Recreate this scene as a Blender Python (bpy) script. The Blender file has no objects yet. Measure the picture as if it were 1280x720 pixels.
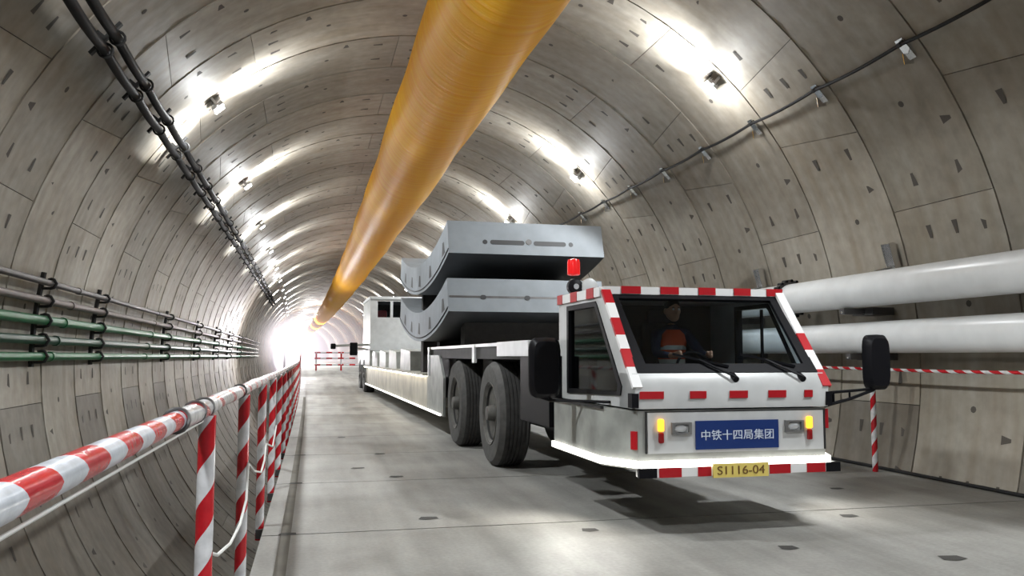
import bpy, bmesh, math, random
from mathutils import Vector, Matrix, Euler
random.seed(7)
C = bpy.context.scene.collection
PI = math.pi
R = 5.616            # inner radius of the lining
ZC = 1.5             # height of the tunnel axis above the road deck
RW = 1.655           # ring width
Y0 = 7.73            # near face of ring 0

def bend(y):         # the drive curves gently to the left
    return -0.000165 * y * y if y > 0 else 0.0

# ------------------------------------------------------------------ materials
def new_mat(name):
    m = bpy.data.materials.new(name); m.use_nodes = True
    nt = m.node_tree
    b = nt.nodes['Principled BSDF']
    return m, nt, b

def N(nt, t, **kw):
    n = nt.nodes.new(t)
    for k, v in kw.items():
        setattr(n, k, v)
    return n

def mat(name, col, rough=0.5, metal=0.0, noise=0.0, scale=8.0, bump=0.0, spec=0.5, emis=None, estr=0.0, coat=0.0):
    m, nt, b = new_mat(name)
    b.inputs['Roughness'].default_value = rough
    b.inputs['Metallic'].default_value = metal
    b.inputs['Specular IOR Level'].default_value = spec
    b.inputs['Coat Weight'].default_value = coat
    b.inputs['Base Color'].default_value = (*col, 1)
    if noise > 0 or bump > 0:
        tc = N(nt, 'ShaderNodeTexCoord')
        nz = N(nt, 'ShaderNodeTexNoise'); nz.inputs['Scale'].default_value = scale
        nz.inputs['Detail'].default_value = 5
        nt.links.new(tc.outputs['Object'], nz.inputs['Vector'])
        if noise > 0:
            r = N(nt, 'ShaderNodeMapRange')
            r.inputs['From Min'].default_value = 0.3; r.inputs['From Max'].default_value = 0.7
            r.inputs['To Min'].default_value = 1 - noise; r.inputs['To Max'].default_value = 1 + noise * 0.4
            nt.links.new(nz.outputs['Fac'], r.inputs['Value'])
            mx = N(nt, 'ShaderNodeVectorMath', operation='SCALE')
            mx.inputs[0].default_value = col
            nt.links.new(r.outputs['Result'], mx.inputs['Scale'])
            nt.links.new(mx.outputs['Vector'], b.inputs['Base Color'])
        if bump > 0:
            bp = N(nt, 'ShaderNodeBump'); bp.inputs['Strength'].default_value = bump
            bp.inputs['Distance'].default_value = 0.02
            nt.links.new(nz.outputs['Fac'], bp.inputs['Height'])
            nt.links.new(bp.outputs['Normal'], b.inputs['Normal'])
    if emis is not None:
        b.inputs['Emission Color'].default_value = (*emis, 1)
        b.inputs['Emission Strength'].default_value = estr
    return m

def lining_material():
    m, nt, b = new_mat('lining_concrete')
    L = nt.links
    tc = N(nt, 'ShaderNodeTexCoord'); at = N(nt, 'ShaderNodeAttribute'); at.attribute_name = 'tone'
    n1 = N(nt, 'ShaderNodeTexNoise'); n1.inputs['Scale'].default_value = 0.55; n1.inputs['Detail'].default_value = 6
    n2 = N(nt, 'ShaderNodeTexNoise'); n2.inputs['Scale'].default_value = 6.0; n2.inputs['Detail'].default_value = 8
    mp = N(nt, 'ShaderNodeMapping'); mp.inputs['Scale'].default_value = (0.5, 3.0, 0.35)
    n3 = N(nt, 'ShaderNodeTexNoise'); n3.inputs['Scale'].default_value = 1.6; n3.inputs['Detail'].default_value = 5
    L.new(tc.outputs['Object'], n1.inputs['Vector']); L.new(tc.outputs['Object'], n2.inputs['Vector'])
    L.new(tc.outputs['Object'], mp.inputs['Vector']); L.new(mp.outputs['Vector'], n3.inputs['Vector'])
    cr = N(nt, 'ShaderNodeValToRGB')
    cr.color_ramp.elements[0].position = 0.35; cr.color_ramp.elements[0].color = (0.235, 0.202, 0.157, 1)
    cr.color_ramp.elements[1].position = 0.68; cr.color_ramp.elements[1].color = (0.37, 0.347, 0.303, 1)
    mx = N(nt, 'ShaderNodeMix'); mx.inputs[0].default_value = 0.45
    L.new(n1.outputs['Fac'], mx.inputs[2]); L.new(n3.outputs['Fac'], mx.inputs[3])
    L.new(mx.outputs[0], cr.inputs['Fac'])
    r2 = N(nt, 'ShaderNodeMapRange'); r2.inputs['From Min'].default_value = 0.3; r2.inputs['From Max'].default_value = 0.7
    r2.inputs['To Min'].default_value = 0.86; r2.inputs['To Max'].default_value = 1.1
    L.new(n2.outputs['Fac'], r2.inputs['Value'])
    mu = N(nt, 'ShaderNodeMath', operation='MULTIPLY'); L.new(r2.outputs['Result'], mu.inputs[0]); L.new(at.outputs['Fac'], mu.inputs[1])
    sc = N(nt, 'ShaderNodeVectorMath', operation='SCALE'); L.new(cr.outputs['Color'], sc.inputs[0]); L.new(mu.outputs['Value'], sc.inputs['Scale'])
    L.new(sc.outputs['Vector'], b.inputs['Base Color'])
    b.inputs['Roughness'].default_value = 0.58
    b.inputs['Specular IOR Level'].default_value = 0.22
    bp = N(nt, 'ShaderNodeBump'); bp.inputs['Strength'].default_value = 0.12; bp.inputs['Distance'].default_value = 0.02
    L.new(n2.outputs['Fac'], bp.inputs['Height']); L.new(bp.outputs['Normal'], b.inputs['Normal'])
    return m

def deck_material():
    m, nt, b = new_mat('deck_concrete')
    L = nt.links
    tc = N(nt, 'ShaderNodeTexCoord')
    n1 = N(nt, 'ShaderNodeTexNoise'); n1.inputs['Scale'].default_value = 0.8; n1.inputs['Detail'].default_value = 7
    n1.inputs['Roughness'].default_value = 0.6
    mp = N(nt, 'ShaderNodeMapping'); mp.inputs['Scale'].default_value = (2.2, 0.22, 1)
    n2 = N(nt, 'ShaderNodeTexNoise'); n2.inputs['Scale'].default_value = 1.5; n2.inputs['Detail'].default_value = 5
    n3 = N(nt, 'ShaderNodeTexNoise'); n3.inputs['Scale'].default_value = 30; n3.inputs['Detail'].default_value = 6
    L.new(tc.outputs['Object'], n1.inputs['Vector']); L.new(tc.outputs['Object'], mp.inputs['Vector'])
    L.new(mp.outputs['Vector'], n2.inputs['Vector']); L.new(tc.outputs['Object'], n3.inputs['Vector'])
    mx = N(nt, 'ShaderNodeMix'); mx.inputs[0].default_value = 0.5
    L.new(n1.outputs['Fac'], mx.inputs[2]); L.new(n2.outputs['Fac'], mx.inputs[3])
    cr = N(nt, 'ShaderNodeValToRGB')
    cr.color_ramp.elements[0].position = 0.36; cr.color_ramp.elements[0].color = (0.17, 0.165, 0.152, 1)
    cr.color_ramp.elements[1].position = 0.64; cr.color_ramp.elements[1].color = (0.335, 0.33, 0.31, 1)
    L.new(mx.outputs[0], cr.inputs['Fac'])
    r2 = N(nt, 'ShaderNodeMapRange'); r2.inputs['From Min'].default_value = 0.3; r2.inputs['From Max'].default_value = 0.7
    r2.inputs['To Min'].default_value = 0.88; r2.inputs['To Max'].default_value = 1.08
    L.new(n3.outputs['Fac'], r2.inputs['Value'])
    sc = N(nt, 'ShaderNodeVectorMath', operation='SCALE'); L.new(cr.outputs['Color'], sc.inputs[0]); L.new(r2.outputs['Result'], sc.inputs['Scale'])
    L.new(sc.outputs['Vector'], b.inputs['Base Color'])
    b.inputs['Roughness'].default_value = 0.5; b.inputs['Specular IOR Level'].default_value = 0.35
    bp = N(nt, 'ShaderNodeBump'); bp.inputs['Strength'].default_value = 0.15; bp.inputs['Distance'].default_value = 0.01
    L.new(n3.outputs['Fac'], bp.inputs['Height']); L.new(bp.outputs['Normal'], b.inputs['Normal'])
    return m

def stripe_material(name, pitch, skew, phase=0.0, duty=0.5, red=(0.52, 0.012, 0.02), white=(0.72, 0.72, 0.74), rough=0.22, dirt=0.25):
    """bands wound round a tube: UV u = turn, v = metres along it"""
    m, nt, b = new_mat(name)
    L = nt.links
    uv = N(nt, 'ShaderNodeUVMap'); sp = N(nt, 'ShaderNodeSeparateXYZ'); L.new(uv.outputs['UV'], sp.inputs['Vector'])
    tri = N(nt, 'ShaderNodeMath', operation='PINGPONG'); tri.inputs[1].default_value = 0.5
    L.new(sp.outputs['X'], tri.inputs[0])
    a = N(nt, 'ShaderNodeMath', operation='MULTIPLY'); a.inputs[1].default_value = skew; L.new(sp.outputs['X'] if abs(skew) >= 0.9 else tri.outputs['Value'], a.inputs[0])
    d = N(nt, 'ShaderNodeMath', operation='DIVIDE'); d.inputs[1].default_value = pitch; L.new(sp.outputs['Y'], d.inputs[0])
    s = N(nt, 'ShaderNodeMath', operation='ADD'); L.new(a.outputs['Value'], s.inputs[0]); L.new(d.outputs['Value'], s.inputs[1])
    s2 = N(nt, 'ShaderNodeMath', operation='ADD'); s2.inputs[1].default_value = phase; L.new(s.outputs['Value'], s2.inputs[0])
    f = N(nt, 'ShaderNodeMath', operation='FRACT'); L.new(s2.outputs['Value'], f.inputs[0])
    lt = N(nt, 'ShaderNodeMath', operation='LESS_THAN'); lt.inputs[1].default_value = duty; L.new(f.outputs['Value'], lt.inputs[0])
    mx = N(nt, 'ShaderNodeMix', data_type='RGBA'); L.new(lt.outputs['Value'], mx.inputs[0])
    mx.inputs[6].default_value = (*white, 1); mx.inputs[7].default_value = (*red, 1)
    tc = N(nt, 'ShaderNodeTexCoord'); nz = N(nt, 'ShaderNodeTexNoise'); nz.inputs['Scale'].default_value = 14; nz.inputs['Detail'].default_value = 6
    L.new(tc.outputs['Object'], nz.inputs['Vector'])
    r = N(nt, 'ShaderNodeMapRange'); r.inputs['From Min'].default_value = 0.35; r.inputs['From Max'].default_value = 0.65
    r.inputs['To Min'].default_value = 1 - dirt; r.inputs['To Max'].default_value = 1.0
    L.new(nz.outputs['Fac'], r.inputs['Value'])
    sc = N(nt, 'ShaderNodeVectorMath', operation='SCALE'); L.new(mx.outputs[2], sc.inputs[0]); L.new(r.outputs['Result'], sc.inputs['Scale'])
    L.new(sc.outputs['Vector'], b.inputs['Base Color'])
    b.inputs['Roughness'].default_value = rough
    bp = N(nt, 'ShaderNodeBump'); bp.inputs['Strength'].default_value = 0.25; bp.inputs['Distance'].default_value = 0.01
    L.new(nz.outputs['Fac'], bp.inputs['Height']); L.new(bp.outputs['Normal'], b.inputs['Normal'])
    return m

def duct_material():
    m, nt, b = new_mat('duct_fabric')
    L = nt.links
    tc = N(nt, 'ShaderNodeTexCoord')
    mp = N(nt, 'ShaderNodeMapping'); mp.inputs['Scale'].default_value = (0.35, 7.0, 0.35)
    n = N(nt, 'ShaderNodeTexNoise'); n.inputs['Scale'].default_value = 1.3; n.inputs['Detail'].default_value = 5
    L.new(tc.outputs['Object'], mp.inputs['Vector']); L.new(mp.outputs['Vector'], n.inputs['Vector'])
    cr = N(nt, 'ShaderNodeValToRGB')
    cr.color_ramp.elements[0].position = 0.3; cr.color_ramp.elements[0].color = (0.93, 0.47, 0.008, 1)
    cr.color_ramp.elements[1].position = 0.7; cr.color_ramp.elements[1].color = (1.0, 0.63, 0.03, 1)
    L.new(n.outputs['Fac'], cr.inputs['Fac']); L.new(cr.outputs['Color'], b.inputs['Base Color'])
    b.inputs['Roughness'].default_value = 0.48
    b.inputs['Specular IOR Level'].default_value = 0.3
    b.inputs['Subsurface Weight'].default_value = 0.0
    bp = N(nt, 'ShaderNodeBump'); bp.inputs['Strength'].default_value = 0.5; bp.inputs['Distance'].default_value = 0.03
    L.new(n.outputs['Fac'], bp.inputs['Height']); L.new(bp.outputs['Normal'], b.inputs['Normal'])
    tr = N(nt, 'ShaderNodeBsdfTranslucent'); L.new(cr.outputs['Color'], tr.inputs['Color'])
    ms = N(nt, 'ShaderNodeMixShader'); ms.inputs['Fac'].default_value = 0.38
    out = nt.nodes['Material Output']
    L.new(b.outputs['BSDF'], ms.inputs[1]); L.new(tr.outputs['BSDF'], ms.inputs[2]); L.new(ms.outputs['Shader'], out.inputs['Surface'])
    return m

def glass_material(name, tint, fac=1.0):
    m, nt, b = new_mat(name)
    L = nt.links
    tr = N(nt, 'ShaderNodeBsdfTransparent'); tr.inputs['Color'].default_value = (*tint, 1)
    gl = N(nt, 'ShaderNodeBsdfGlossy'); gl.inputs['Roughness'].default_value = 0.04
    gl.inputs['Color'].default_value = (0.8 * fac, 0.85 * fac, 0.9 * fac, 1)
    lw = N(nt, 'ShaderNodeLayerWeight'); lw.inputs['Blend'].default_value = 0.5
    fr = N(nt, 'ShaderNodeMath', operation='POWER'); fr.inputs[1].default_value = 4.0
    L.new(lw.outputs['Facing'], fr.inputs[0])
    f2 = N(nt, 'ShaderNodeMath', operation='MULTIPLY_ADD'); f2.inputs[1].default_value = 0.7; f2.inputs[2].default_value = 0.025
    L.new(fr.outputs['Value'], f2.inputs[0])
    ms = N(nt, 'ShaderNodeMixShader')
    L.new(f2.outputs['Value'], ms.inputs['Fac']); L.new(tr.outputs['BSDF'], ms.inputs[1]); L.new(gl.outputs['BSDF'], ms.inputs[2])
    L.new(ms.outputs['Shader'], nt.nodes['Material Output'].inputs['Surface'])
    nt.nodes.remove(b)
    return m

def emit_material(name, col, strength):
    m, nt, b = new_mat(name)
    e = N(nt, 'ShaderNodeEmission'); e.inputs['Color'].default_value = (*col, 1); e.inputs['Strength'].default_value = strength
    nt.links.new(e.outputs['Emission'], nt.nodes['Material Output'].inputs['Surface'])
    nt.nodes.remove(b)
    return m

def bloom_material():
    m, nt, b = new_mat('bloom_glow')
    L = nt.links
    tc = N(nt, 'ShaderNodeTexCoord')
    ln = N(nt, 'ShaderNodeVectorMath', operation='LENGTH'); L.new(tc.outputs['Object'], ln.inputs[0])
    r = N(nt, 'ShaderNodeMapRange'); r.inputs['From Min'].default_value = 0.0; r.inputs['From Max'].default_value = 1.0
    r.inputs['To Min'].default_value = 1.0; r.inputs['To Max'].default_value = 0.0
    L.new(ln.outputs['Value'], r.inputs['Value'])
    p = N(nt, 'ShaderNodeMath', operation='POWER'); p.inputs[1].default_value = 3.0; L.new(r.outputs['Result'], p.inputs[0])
    k = N(nt, 'ShaderNodeMath', operation='MULTIPLY'); k.inputs[1].default_value = BLOOM; L.new(p.outputs['Value'], k.inputs[0])
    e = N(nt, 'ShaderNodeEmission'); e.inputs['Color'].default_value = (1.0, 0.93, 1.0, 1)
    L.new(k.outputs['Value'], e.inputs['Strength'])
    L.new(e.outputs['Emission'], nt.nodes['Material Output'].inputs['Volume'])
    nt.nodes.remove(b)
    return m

BLOOM = 2.4
M = {}
M['lining'] = lining_material()
M['gap'] = mat('joint_gap', (0.035, 0.03, 0.026), 0.9)
M['pocket'] = mat('bolt_pocket', (0.075, 0.066, 0.056), 0.85)
M['deck'] = deck_material()
M['groove'] = mat('deck_groove', (0.13, 0.12, 0.1), 0.8, noise=0.3, scale=3)
M['recess'] = mat('deck_recess', (0.04, 0.038, 0.035), 0.8)
M['duct'] = duct_material()
M['seam'] = mat('duct_seam', (0.75, 0.48, 0.12), 0.35)
M['white'] = mat('white_paint', (0.52, 0.53, 0.53), 0.35, noise=0.12, scale=5, spec=0.5)
M['white_dirty'] = mat('worn_white_paint', (0.31, 0.32, 0.3), 0.42, noise=0.35, scale=4)
M['red'] = mat('red_reflector', (0.42, 0.008, 0.015), 0.3)
M['tape_white'] = mat('white_reflector', (0.78, 0.78, 0.78), 0.3)
M['black'] = mat('black_plastic', (0.006, 0.006, 0.008), 0.45, spec=0.15)
M['rubber'] = mat('tyre_rubber', (0.075, 0.073, 0.07), 0.8, noise=0.3, scale=10, bump=0.2)
M['tread'] = mat('tyre_tread', (0.045, 0.043, 0.041), 0.85, noise=0.3, scale=12)
M['rim'] = mat('wheel_rim', (0.11, 0.107, 0.098), 0.6, 0.2, noise=0.4, scale=9)
M['chassis'] = mat('chassis_steel', (0.022, 0.022, 0.022), 0.6, noise=0.4, scale=5)
M['steel'] = mat('grey_steel', (0.3, 0.3, 0.3), 0.4, 0.7, noise=0.2)
M['chrome'] = mat('bright_metal', (0.75, 0.75, 0.75), 0.2, 1.0)
M['bed'] = mat('cream_bed_side', (0.46, 0.43, 0.36), 0.45, noise=0.35, scale=2.5)
M['seg'] = mat('precast_concrete', (0.20, 0.222, 0.242), 0.6, noise=0.14, scale=3.5, bump=0.08)
M['seg_dark'] = mat('underside_shade_concrete', (0.03, 0.032, 0.035), 0.45, noise=0.3, scale=3)  # shade of the segment underside is put into this colour
M['gasket'] = mat('black_gasket', (0.02, 0.02, 0.022), 0.6)
M['timber'] = mat('dark_timber', (0.025, 0.022, 0.02), 0.8, noise=0.3, scale=12)
M['green'] = mat('green_paint', (0.012, 0.14, 0.05), 0.35, noise=0.3, scale=6)
M['dkgreen'] = mat('dark_green_paint', (0.008, 0.055, 0.03), 0.35, noise=0.3, scale=6)
M['greypipe'] = mat('grey_pipe_paint', (0.1, 0.095, 0.095), 0.4, 0.3, noise=0.3, scale=6)
M['brownpipe'] = mat('dull_pipe_paint', (0.16, 0.13, 0.12), 0.45, 0.3, noise=0.3, scale=6)
M['whitepipe'] = mat('white_pipe_paint', (0.80, 0.82, 0.83), 0.28, 0.0, noise=0.1, scale=3, spec=0.6)
M['cable'] = mat('black_cable', (0.010, 0.010, 0.011), 0.6, spec=0.2)
M['bracket'] = mat('black_bracket', (0.02, 0.02, 0.02), 0.6, spec=0.3)
M['glass'] = glass_material('tinted_glass', (0.86, 0.9, 0.92))
M['glass_side'] = glass_material('dark_side_glass', (0.45, 0.49, 0.49))
M['mirror_face'] = mat('mirror_glass', (0.7, 0.7, 0.7), 0.03, 1.0)
M['led'] = emit_material('led_white', (1.0, 0.97, 0.9), 6)
M['led_bed'] = emit_material('led_warm', (1.0, 0.93, 0.78), 22)
M['lamp'] = emit_material('lamp_lens', (0.95, 0.97, 1.0), 40)
M['amber'] = mat('amber_lens', (0.9, 0.4, 0.02), 0.3, emis=(1.0, 0.42, 0.03), estr=3.5)
M['head'] = mat('headlamp_lens', (0.7, 0.72, 0.74), 0.08, 0.6)
M['tail'] = mat('dark_red_lens', (0.25, 0.006, 0.008), 0.25)
M['beacon'] = mat('beacon_red', (0.6, 0.01, 0.012), 0.2, emis=(1, 0.02, 0.02), estr=0.5)
M['blue'] = mat('blue_plate', (0.008, 0.03, 0.15), 0.35)
M['letter'] = mat('pale_lettering', (0.62, 0.68, 0.78), 0.4)
M['yellow'] = mat('yellow_plate', (0.75, 0.6, 0.16), 0.4)
M['brownink'] = mat('brown_lettering', (0.16, 0.08, 0.02), 0.5)
M['inner'] = mat('cab_lining', (0.035, 0.035, 0.037), 0.7)
M['seat'] = mat('seat_fabric', (0.03, 0.03, 0.035), 0.8)
M['redseat'] = mat('red_seat', (0.35, 0.02, 0.03), 0.6)
M['skin'] = mat('skin', (0.48, 0.27, 0.18), 0.5)
M['vest'] = mat('orange_vest', (0.75, 0.1, 0.025), 0.6, emis=(0.9, 0.1, 0.03), estr=0.0)
M['shirt'] = mat('navy_shirt', (0.03, 0.04, 0.08), 0.8)
M['trousers'] = mat('dark_trousers', (0.025, 0.027, 0.035), 0.8)
M['reflect'] = mat('reflective_band', (0.75, 0.76, 0.7), 0.3, 0.2)
M['hair'] = mat('black_hair', (0.012, 0.01, 0.01), 0.5)
M['eye'] = mat('eye', (0.7, 0.7, 0.68), 0.2)
M['rope'] = mat('white_rope', (0.6, 0.6, 0.58), 0.7)
M['flood'] = emit_material('floodlight_lens', (1.0, 0.97, 1.0), 260)
M['rail_tape'] = stripe_material('hazard_tape_rail', 0.36, 0.5, 0.42, 0.52, white=(0.62, 0.66, 0.72))
M['film_tape'] = stripe_material('pale_wrapped_tape', 0.62, 1.0, 0.2, 0.22, white=(0.6, 0.6, 0.6), dirt=0.4)
M['post_tape'] = stripe_material('hazard_tape_post', 0.3, 1.0, 0.35, 0.5)
M['rail_tape_r'] = stripe_material('hazard_tape_wall_rail', 0.26, 1.0, 0.0, 0.55)
M['far_tape'] = stripe_material('hazard_tape_far', 0.7, 0.0, 0.0, 0.5)

# ------------------------------------------------------------------ mesh builder
class MB:
    def __init__(self):
        self.bm = bmesh.new(); self.uv = self.bm.loops.layers.uv.new('UVMap')
        self.tone = None
    def faces(self, verts, faces, mi=0, smooth=False):
        vs = [self.bm.verts.new(v) for v in verts]
        out = []
        for f in faces:
            try:
                fc = self.bm.faces.new([vs[i] for i in f])
            except ValueError:
                continue
            fc.material_index = mi; fc.smooth = smooth; out.append(fc)
        return out
    def box(self, c, s, mi=0, rot=None, bevel=0.0):
        x, y, z = s[0] / 2, s[1] / 2, s[2] / 2
        if bevel > 0:
            t = bmesh.new()
            bmesh.ops.create_cube(t, size=1.0)
            for v in t.verts: v.co = Vector((v.co.x * s[0], v.co.y * s[1], v.co.z * s[2]))
            bmesh.ops.bevel(t, geom=list(t.edges) , offset=min(bevel, min(s) * 0.45), segments=2, profile=0.5, affect='EDGES')
            t.verts.index_update()
            vs = [v.co.copy() for v in t.verts]; fs = [[v.index for v in f.verts] for f in t.faces]; t.free()
        else:
            vs = [Vector(p) for p in ((-x,-y,-z),(x,-y,-z),(x,y,-z),(-x,y,-z),(-x,-y,z),(x,-y,z),(x,y,z),(-x,y,z))]
            fs = [(3,2,1,0),(4,5,6,7),(0,1,5,4),(1,2,6,5),(2,3,7,6),(3,0,4,7)]
        if rot is not None:
            vs = [rot @ v for v in vs]
        vs = [v + Vector(c) for v in vs]
        return self.faces(vs, fs, mi, bevel > 0)
    def span(self, a, b, mi=0, bevel=0.0):
        return self.box([(p + q) / 2 for p, q in zip(a, b)], [abs(q - p) for p, q in zip(a, b)], mi, None, bevel)
    def bar(self, p0, p1, w, h, mi=0, up=(0, 0, 1)):
        p0 = Vector(p0); p1 = Vector(p1); d = p1 - p0; L = d.length; d.normalize()
        u = Vector(up); s = d.cross(u)
        if s.length < 1e-5: s = d.cross(Vector((1, 0, 0)))
        s.normalize(); u = s.cross(d)
        rot = Matrix((s, d, u)).transposed()
        return self.box((p0 + p1) / 2, (w, L, h), mi, rot)
    def tube(self, pts, r, seg=12, mi=0, caps=True, v0=0.0, closed=False):
        pts = [Vector(p) for p in pts]; n = len(pts)
        rr = r if isinstance(r, (list, tuple)) else [r] * n
        T = []
        for i in range(n):
            a = pts[max(i - 1, 0)]; b = pts[min(i + 1, n - 1)]
            if closed: a = pts[i - 1]; b = pts[(i + 1) % n]
            T.append((b - a).normalized())
        ref = Vector((0, 0, 1)) if abs(T[0].z) < 0.9 else Vector((0, 1, 0))
        s = T[0].cross(ref).normalized()
        rings = []; dist = v0; D = []
        for i in range(n):
            if i:
                dist += (pts[i] - pts[i - 1]).length
                s = (s - T[i] * s.dot(T[i])).normalized()
            u = s.cross(T[i]); D.append(dist)
            rings.append([self.bm.verts.new(pts[i] + (s * math.cos(2 * PI * k / seg) + u * math.sin(2 * PI * k / seg)) * rr[i]) for k in range(seg)])
        m = n if closed else n - 1
        for i in range(m):
            j = (i + 1) % n
            for k in range(seg):
                k2 = (k + 1) % seg
                f = self.bm.faces.new((rings[i][k], rings[j][k], rings[j][k2], rings[i][k2]))
                f.smooth = True; f.material_index = mi
                dj = D[j] if j else D[i] + (pts[j] - pts[i]).length
                for lp, uv in zip(f.loops, ((k / seg, D[i]), (k / seg, dj), ((k + 1) / seg, dj), ((k + 1) / seg, D[i]))):
                    lp[self.uv].uv = uv
        if caps and not closed:
            f = self.bm.faces.new(rings[0]); f.material_index = mi
            f = self.bm.faces.new(list(reversed(rings[-1]))); f.material_index = mi
    def cyl(self, p0, p1, r, seg=16, mi=0, r2=None):
        self.tube([p0, p1], [r, r if r2 is None else r2], seg, mi)
    def lathe(self, prof, c, axis='X', seg=32, mi=0, smooth=True, mis=None, caps=True):
        """prof: (radius, offset along the axis)"""
        c = Vector(c); rings = []
        for (r, o) in prof:
            ring = []
            for k in range(seg):
                a = 2 * PI * k / seg; p = (math.cos(a) * r, math.sin(a) * r)
                v = {'X': (o, p[0], p[1]), 'Y': (p[1], o, p[0]), 'Z': (p[0], p[1], o)}[axis]
                ring.append(self.bm.verts.new(c + Vector(v)))
            rings.append(ring)
        for i in range(len(rings) - 1):
            for k in range(seg):
                k2 = (k + 1) % seg
                f = self.bm.faces.new((rings[i][k], rings[i][k2], rings[i + 1][k2], rings[i + 1][k]))
                f.smooth = smooth; f.material_index = mis[i] if mis else mi
        for rg, rev in ((rings[0], True), (rings[-1], False)) if caps else ():
            f = self.bm.faces.new(list(reversed(rg)) if rev else rg); f.material_index = (mis[0] if rev else mis[-1]) if mis else mi
    def prism(self, poly, x0, x1, axis='X', mi=0):
        """poly in the two other axes, extruded x0..x1 along axis"""
        def P(a, b, t):
            return {'X': (t, a, b), 'Y': (a, t, b), 'Z': (a, b, t)}[axis]
        n = len(poly)
        vs = [P(a, b, x0) for a, b in poly] + [P(a, b, x1) for a, b in poly]
        fs = [list(range(n)), list(range(2 * n - 1, n - 1, -1))] + [(i, i + n, (i + 1) % n + n, (i + 1) % n) for i in range(n)]
        return self.faces(vs, fs, mi)
    def frame(self, outer, inner, x0, x1, axis='X', mi=0):
        """polygon with a hole (same vertex count), extruded"""
        def P(p, t):
            a, b = p
            return {'X': (t, a, b), 'Y': (a, t, b), 'Z': (a, b, t)}[axis]
        n = len(outer)
        vs = [P(p, x0) for p in outer] + [P(p, x0) for p in inner] + [P(p, x1) for p in outer] + [P(p, x1) for p in inner]
        fs = []
        for i in range(n):
            j = (i + 1) % n
            fs += [(i, j, n + j, n + i), (2*n + i, 3*n + i, 3*n + j, 2*n + j), (i, 2*n + i, 2*n + j, j), (n + i, n + j, 3*n + j, 3*n + i)]
        return self.faces(vs, fs, mi)
    def ball(self, c, r, mi=0, seg=14, scale=(1, 1, 1)):
        t = bmesh.new(); bmesh.ops.create_uvsphere(t, u_segments=seg, v_segments=max(6, seg // 2 + 1), radius=r)
        t.verts.index_update()
        vs = [Vector((v.co.x * scale[0], v.co.y * scale[1], v.co.z * scale[2])) + Vector(c) for v in t.verts]
        fs = [[v.index for v in f.verts] for f in t.faces]; t.free()
        self.faces(vs, fs, mi, True)
    def bend(self):
        for v in self.bm.verts: v.co.x += bend(v.co.y)
        return self
    def build(self, name, mats, parent=None, recalc=True, origin=None, angle=40):
        if not isinstance(mats, (list, tuple)): mats = [mats]
        if recalc: bmesh.ops.recalc_face_normals(self.bm, faces=list(self.bm.faces))
        me = bpy.data.meshes.new(name)
        off = Vector((0, 0, 0))
        if parent is None and origin is None and len(self.bm.verts):
            xs = [v.co for v in self.bm.verts]
            off = Vector(((min(p.x for p in xs) + max(p.x for p in xs)) / 2, (min(p.y for p in xs) + max(p.y for p in xs)) / 2, min(p.z for p in xs)))
        elif origin is not None:
            off = Vector(origin)
        if off.length: bmesh.ops.translate(self.bm, verts=list(self.bm.verts), vec=-off)
        self.bm.to_mesh(me); self.bm.free()
        for m in mats: me.materials.append(m)
        me.set_sharp_from_angle(angle=math.radians(angle))
        o = bpy.data.objects.new(name, me); C.objects.link(o); o.location = off
        if parent is not None: o.parent = parent
        return o

def tag(o, label, cat, group=None, kind=None):
    o['label'] = label; o['category'] = cat
    if group: o['group'] = group
    if kind: o['kind'] = kind
    return o

def thing(name, label, cat, loc=(0, 0, 0), rotz=0.0, group=None):
    o = bpy.data.objects.new(name, None); C.objects.link(o)
    o.empty_display_size = 0.2
    o.location = loc; o.rotation_euler = (0, 0, rotz)
    return tag(o, label, cat, group)

ONES = ['first', 'second', 'third', 'fourth', 'fifth', 'sixth', 'seventh', 'eighth', 'ninth', 'tenth', 'eleventh', 'twelfth', 'thirteenth', 'fourteenth', 'fifteenth', 'sixteenth', 'seventeenth', 'eighteenth', 'nineteenth', 'twentieth',
        'twenty-first', 'twenty-second', 'twenty-third', 'twenty-fourth', 'twenty-fifth', 'twenty-sixth', 'twenty-seventh', 'twenty-eighth']
def struct(o):
    o['kind'] = 'structure'; return o

def copy_tree(o, parent=None):
    c = o.copy(); C.objects.link(c)
    if parent is not None: c.parent = parent
    for ch in list(o.children):
        copy_tree(ch, c)
    return c

def text_mesh(body, size, name, material, parent, loc, rot=(PI / 2, 0, 0), extrude=0.002, width=None):
    cu = bpy.data.curves.new('lettering', 'FONT'); cu.body = body; cu.size = size; cu.extrude = extrude
    cu.align_x = 'CENTER'; cu.align_y = 'CENTER'
    t = bpy.data.objects.new('lettering', cu); C.objects.link(t)
    bpy.context.view_layer.update()
    dg = bpy.context.evaluated_depsgraph_get()
    me = bpy.data.meshes.new_from_object(t.evaluated_get(dg))
    bpy.data.objects.remove(t)
    xs = [v.co.x for v in me.vertices]; ys = [v.co.y for v in me.vertices]
    cx, cy = (min(xs) + max(xs)) / 2, (min(ys) + max(ys)) / 2
    k = (width / (max(xs) - min(xs))) if width else 1.0
    for v in me.vertices:
        v.co.x = (v.co.x - cx) * k; v.co.y = v.co.y - cy
    me.materials.clear(); me.materials.append(material)
    o = bpy.data.objects.new(name, me); C.objects.link(o); o.parent = parent; o.location = loc; o.rotation_euler = rot
    return o

# ------------------------------------------------------------------ tunnel lining
def P(ang, y, r):
    a = math.radians(ang)
    return Vector((r * math.sin(a) + bend(y), y, ZC + r * math.cos(a)))

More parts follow.
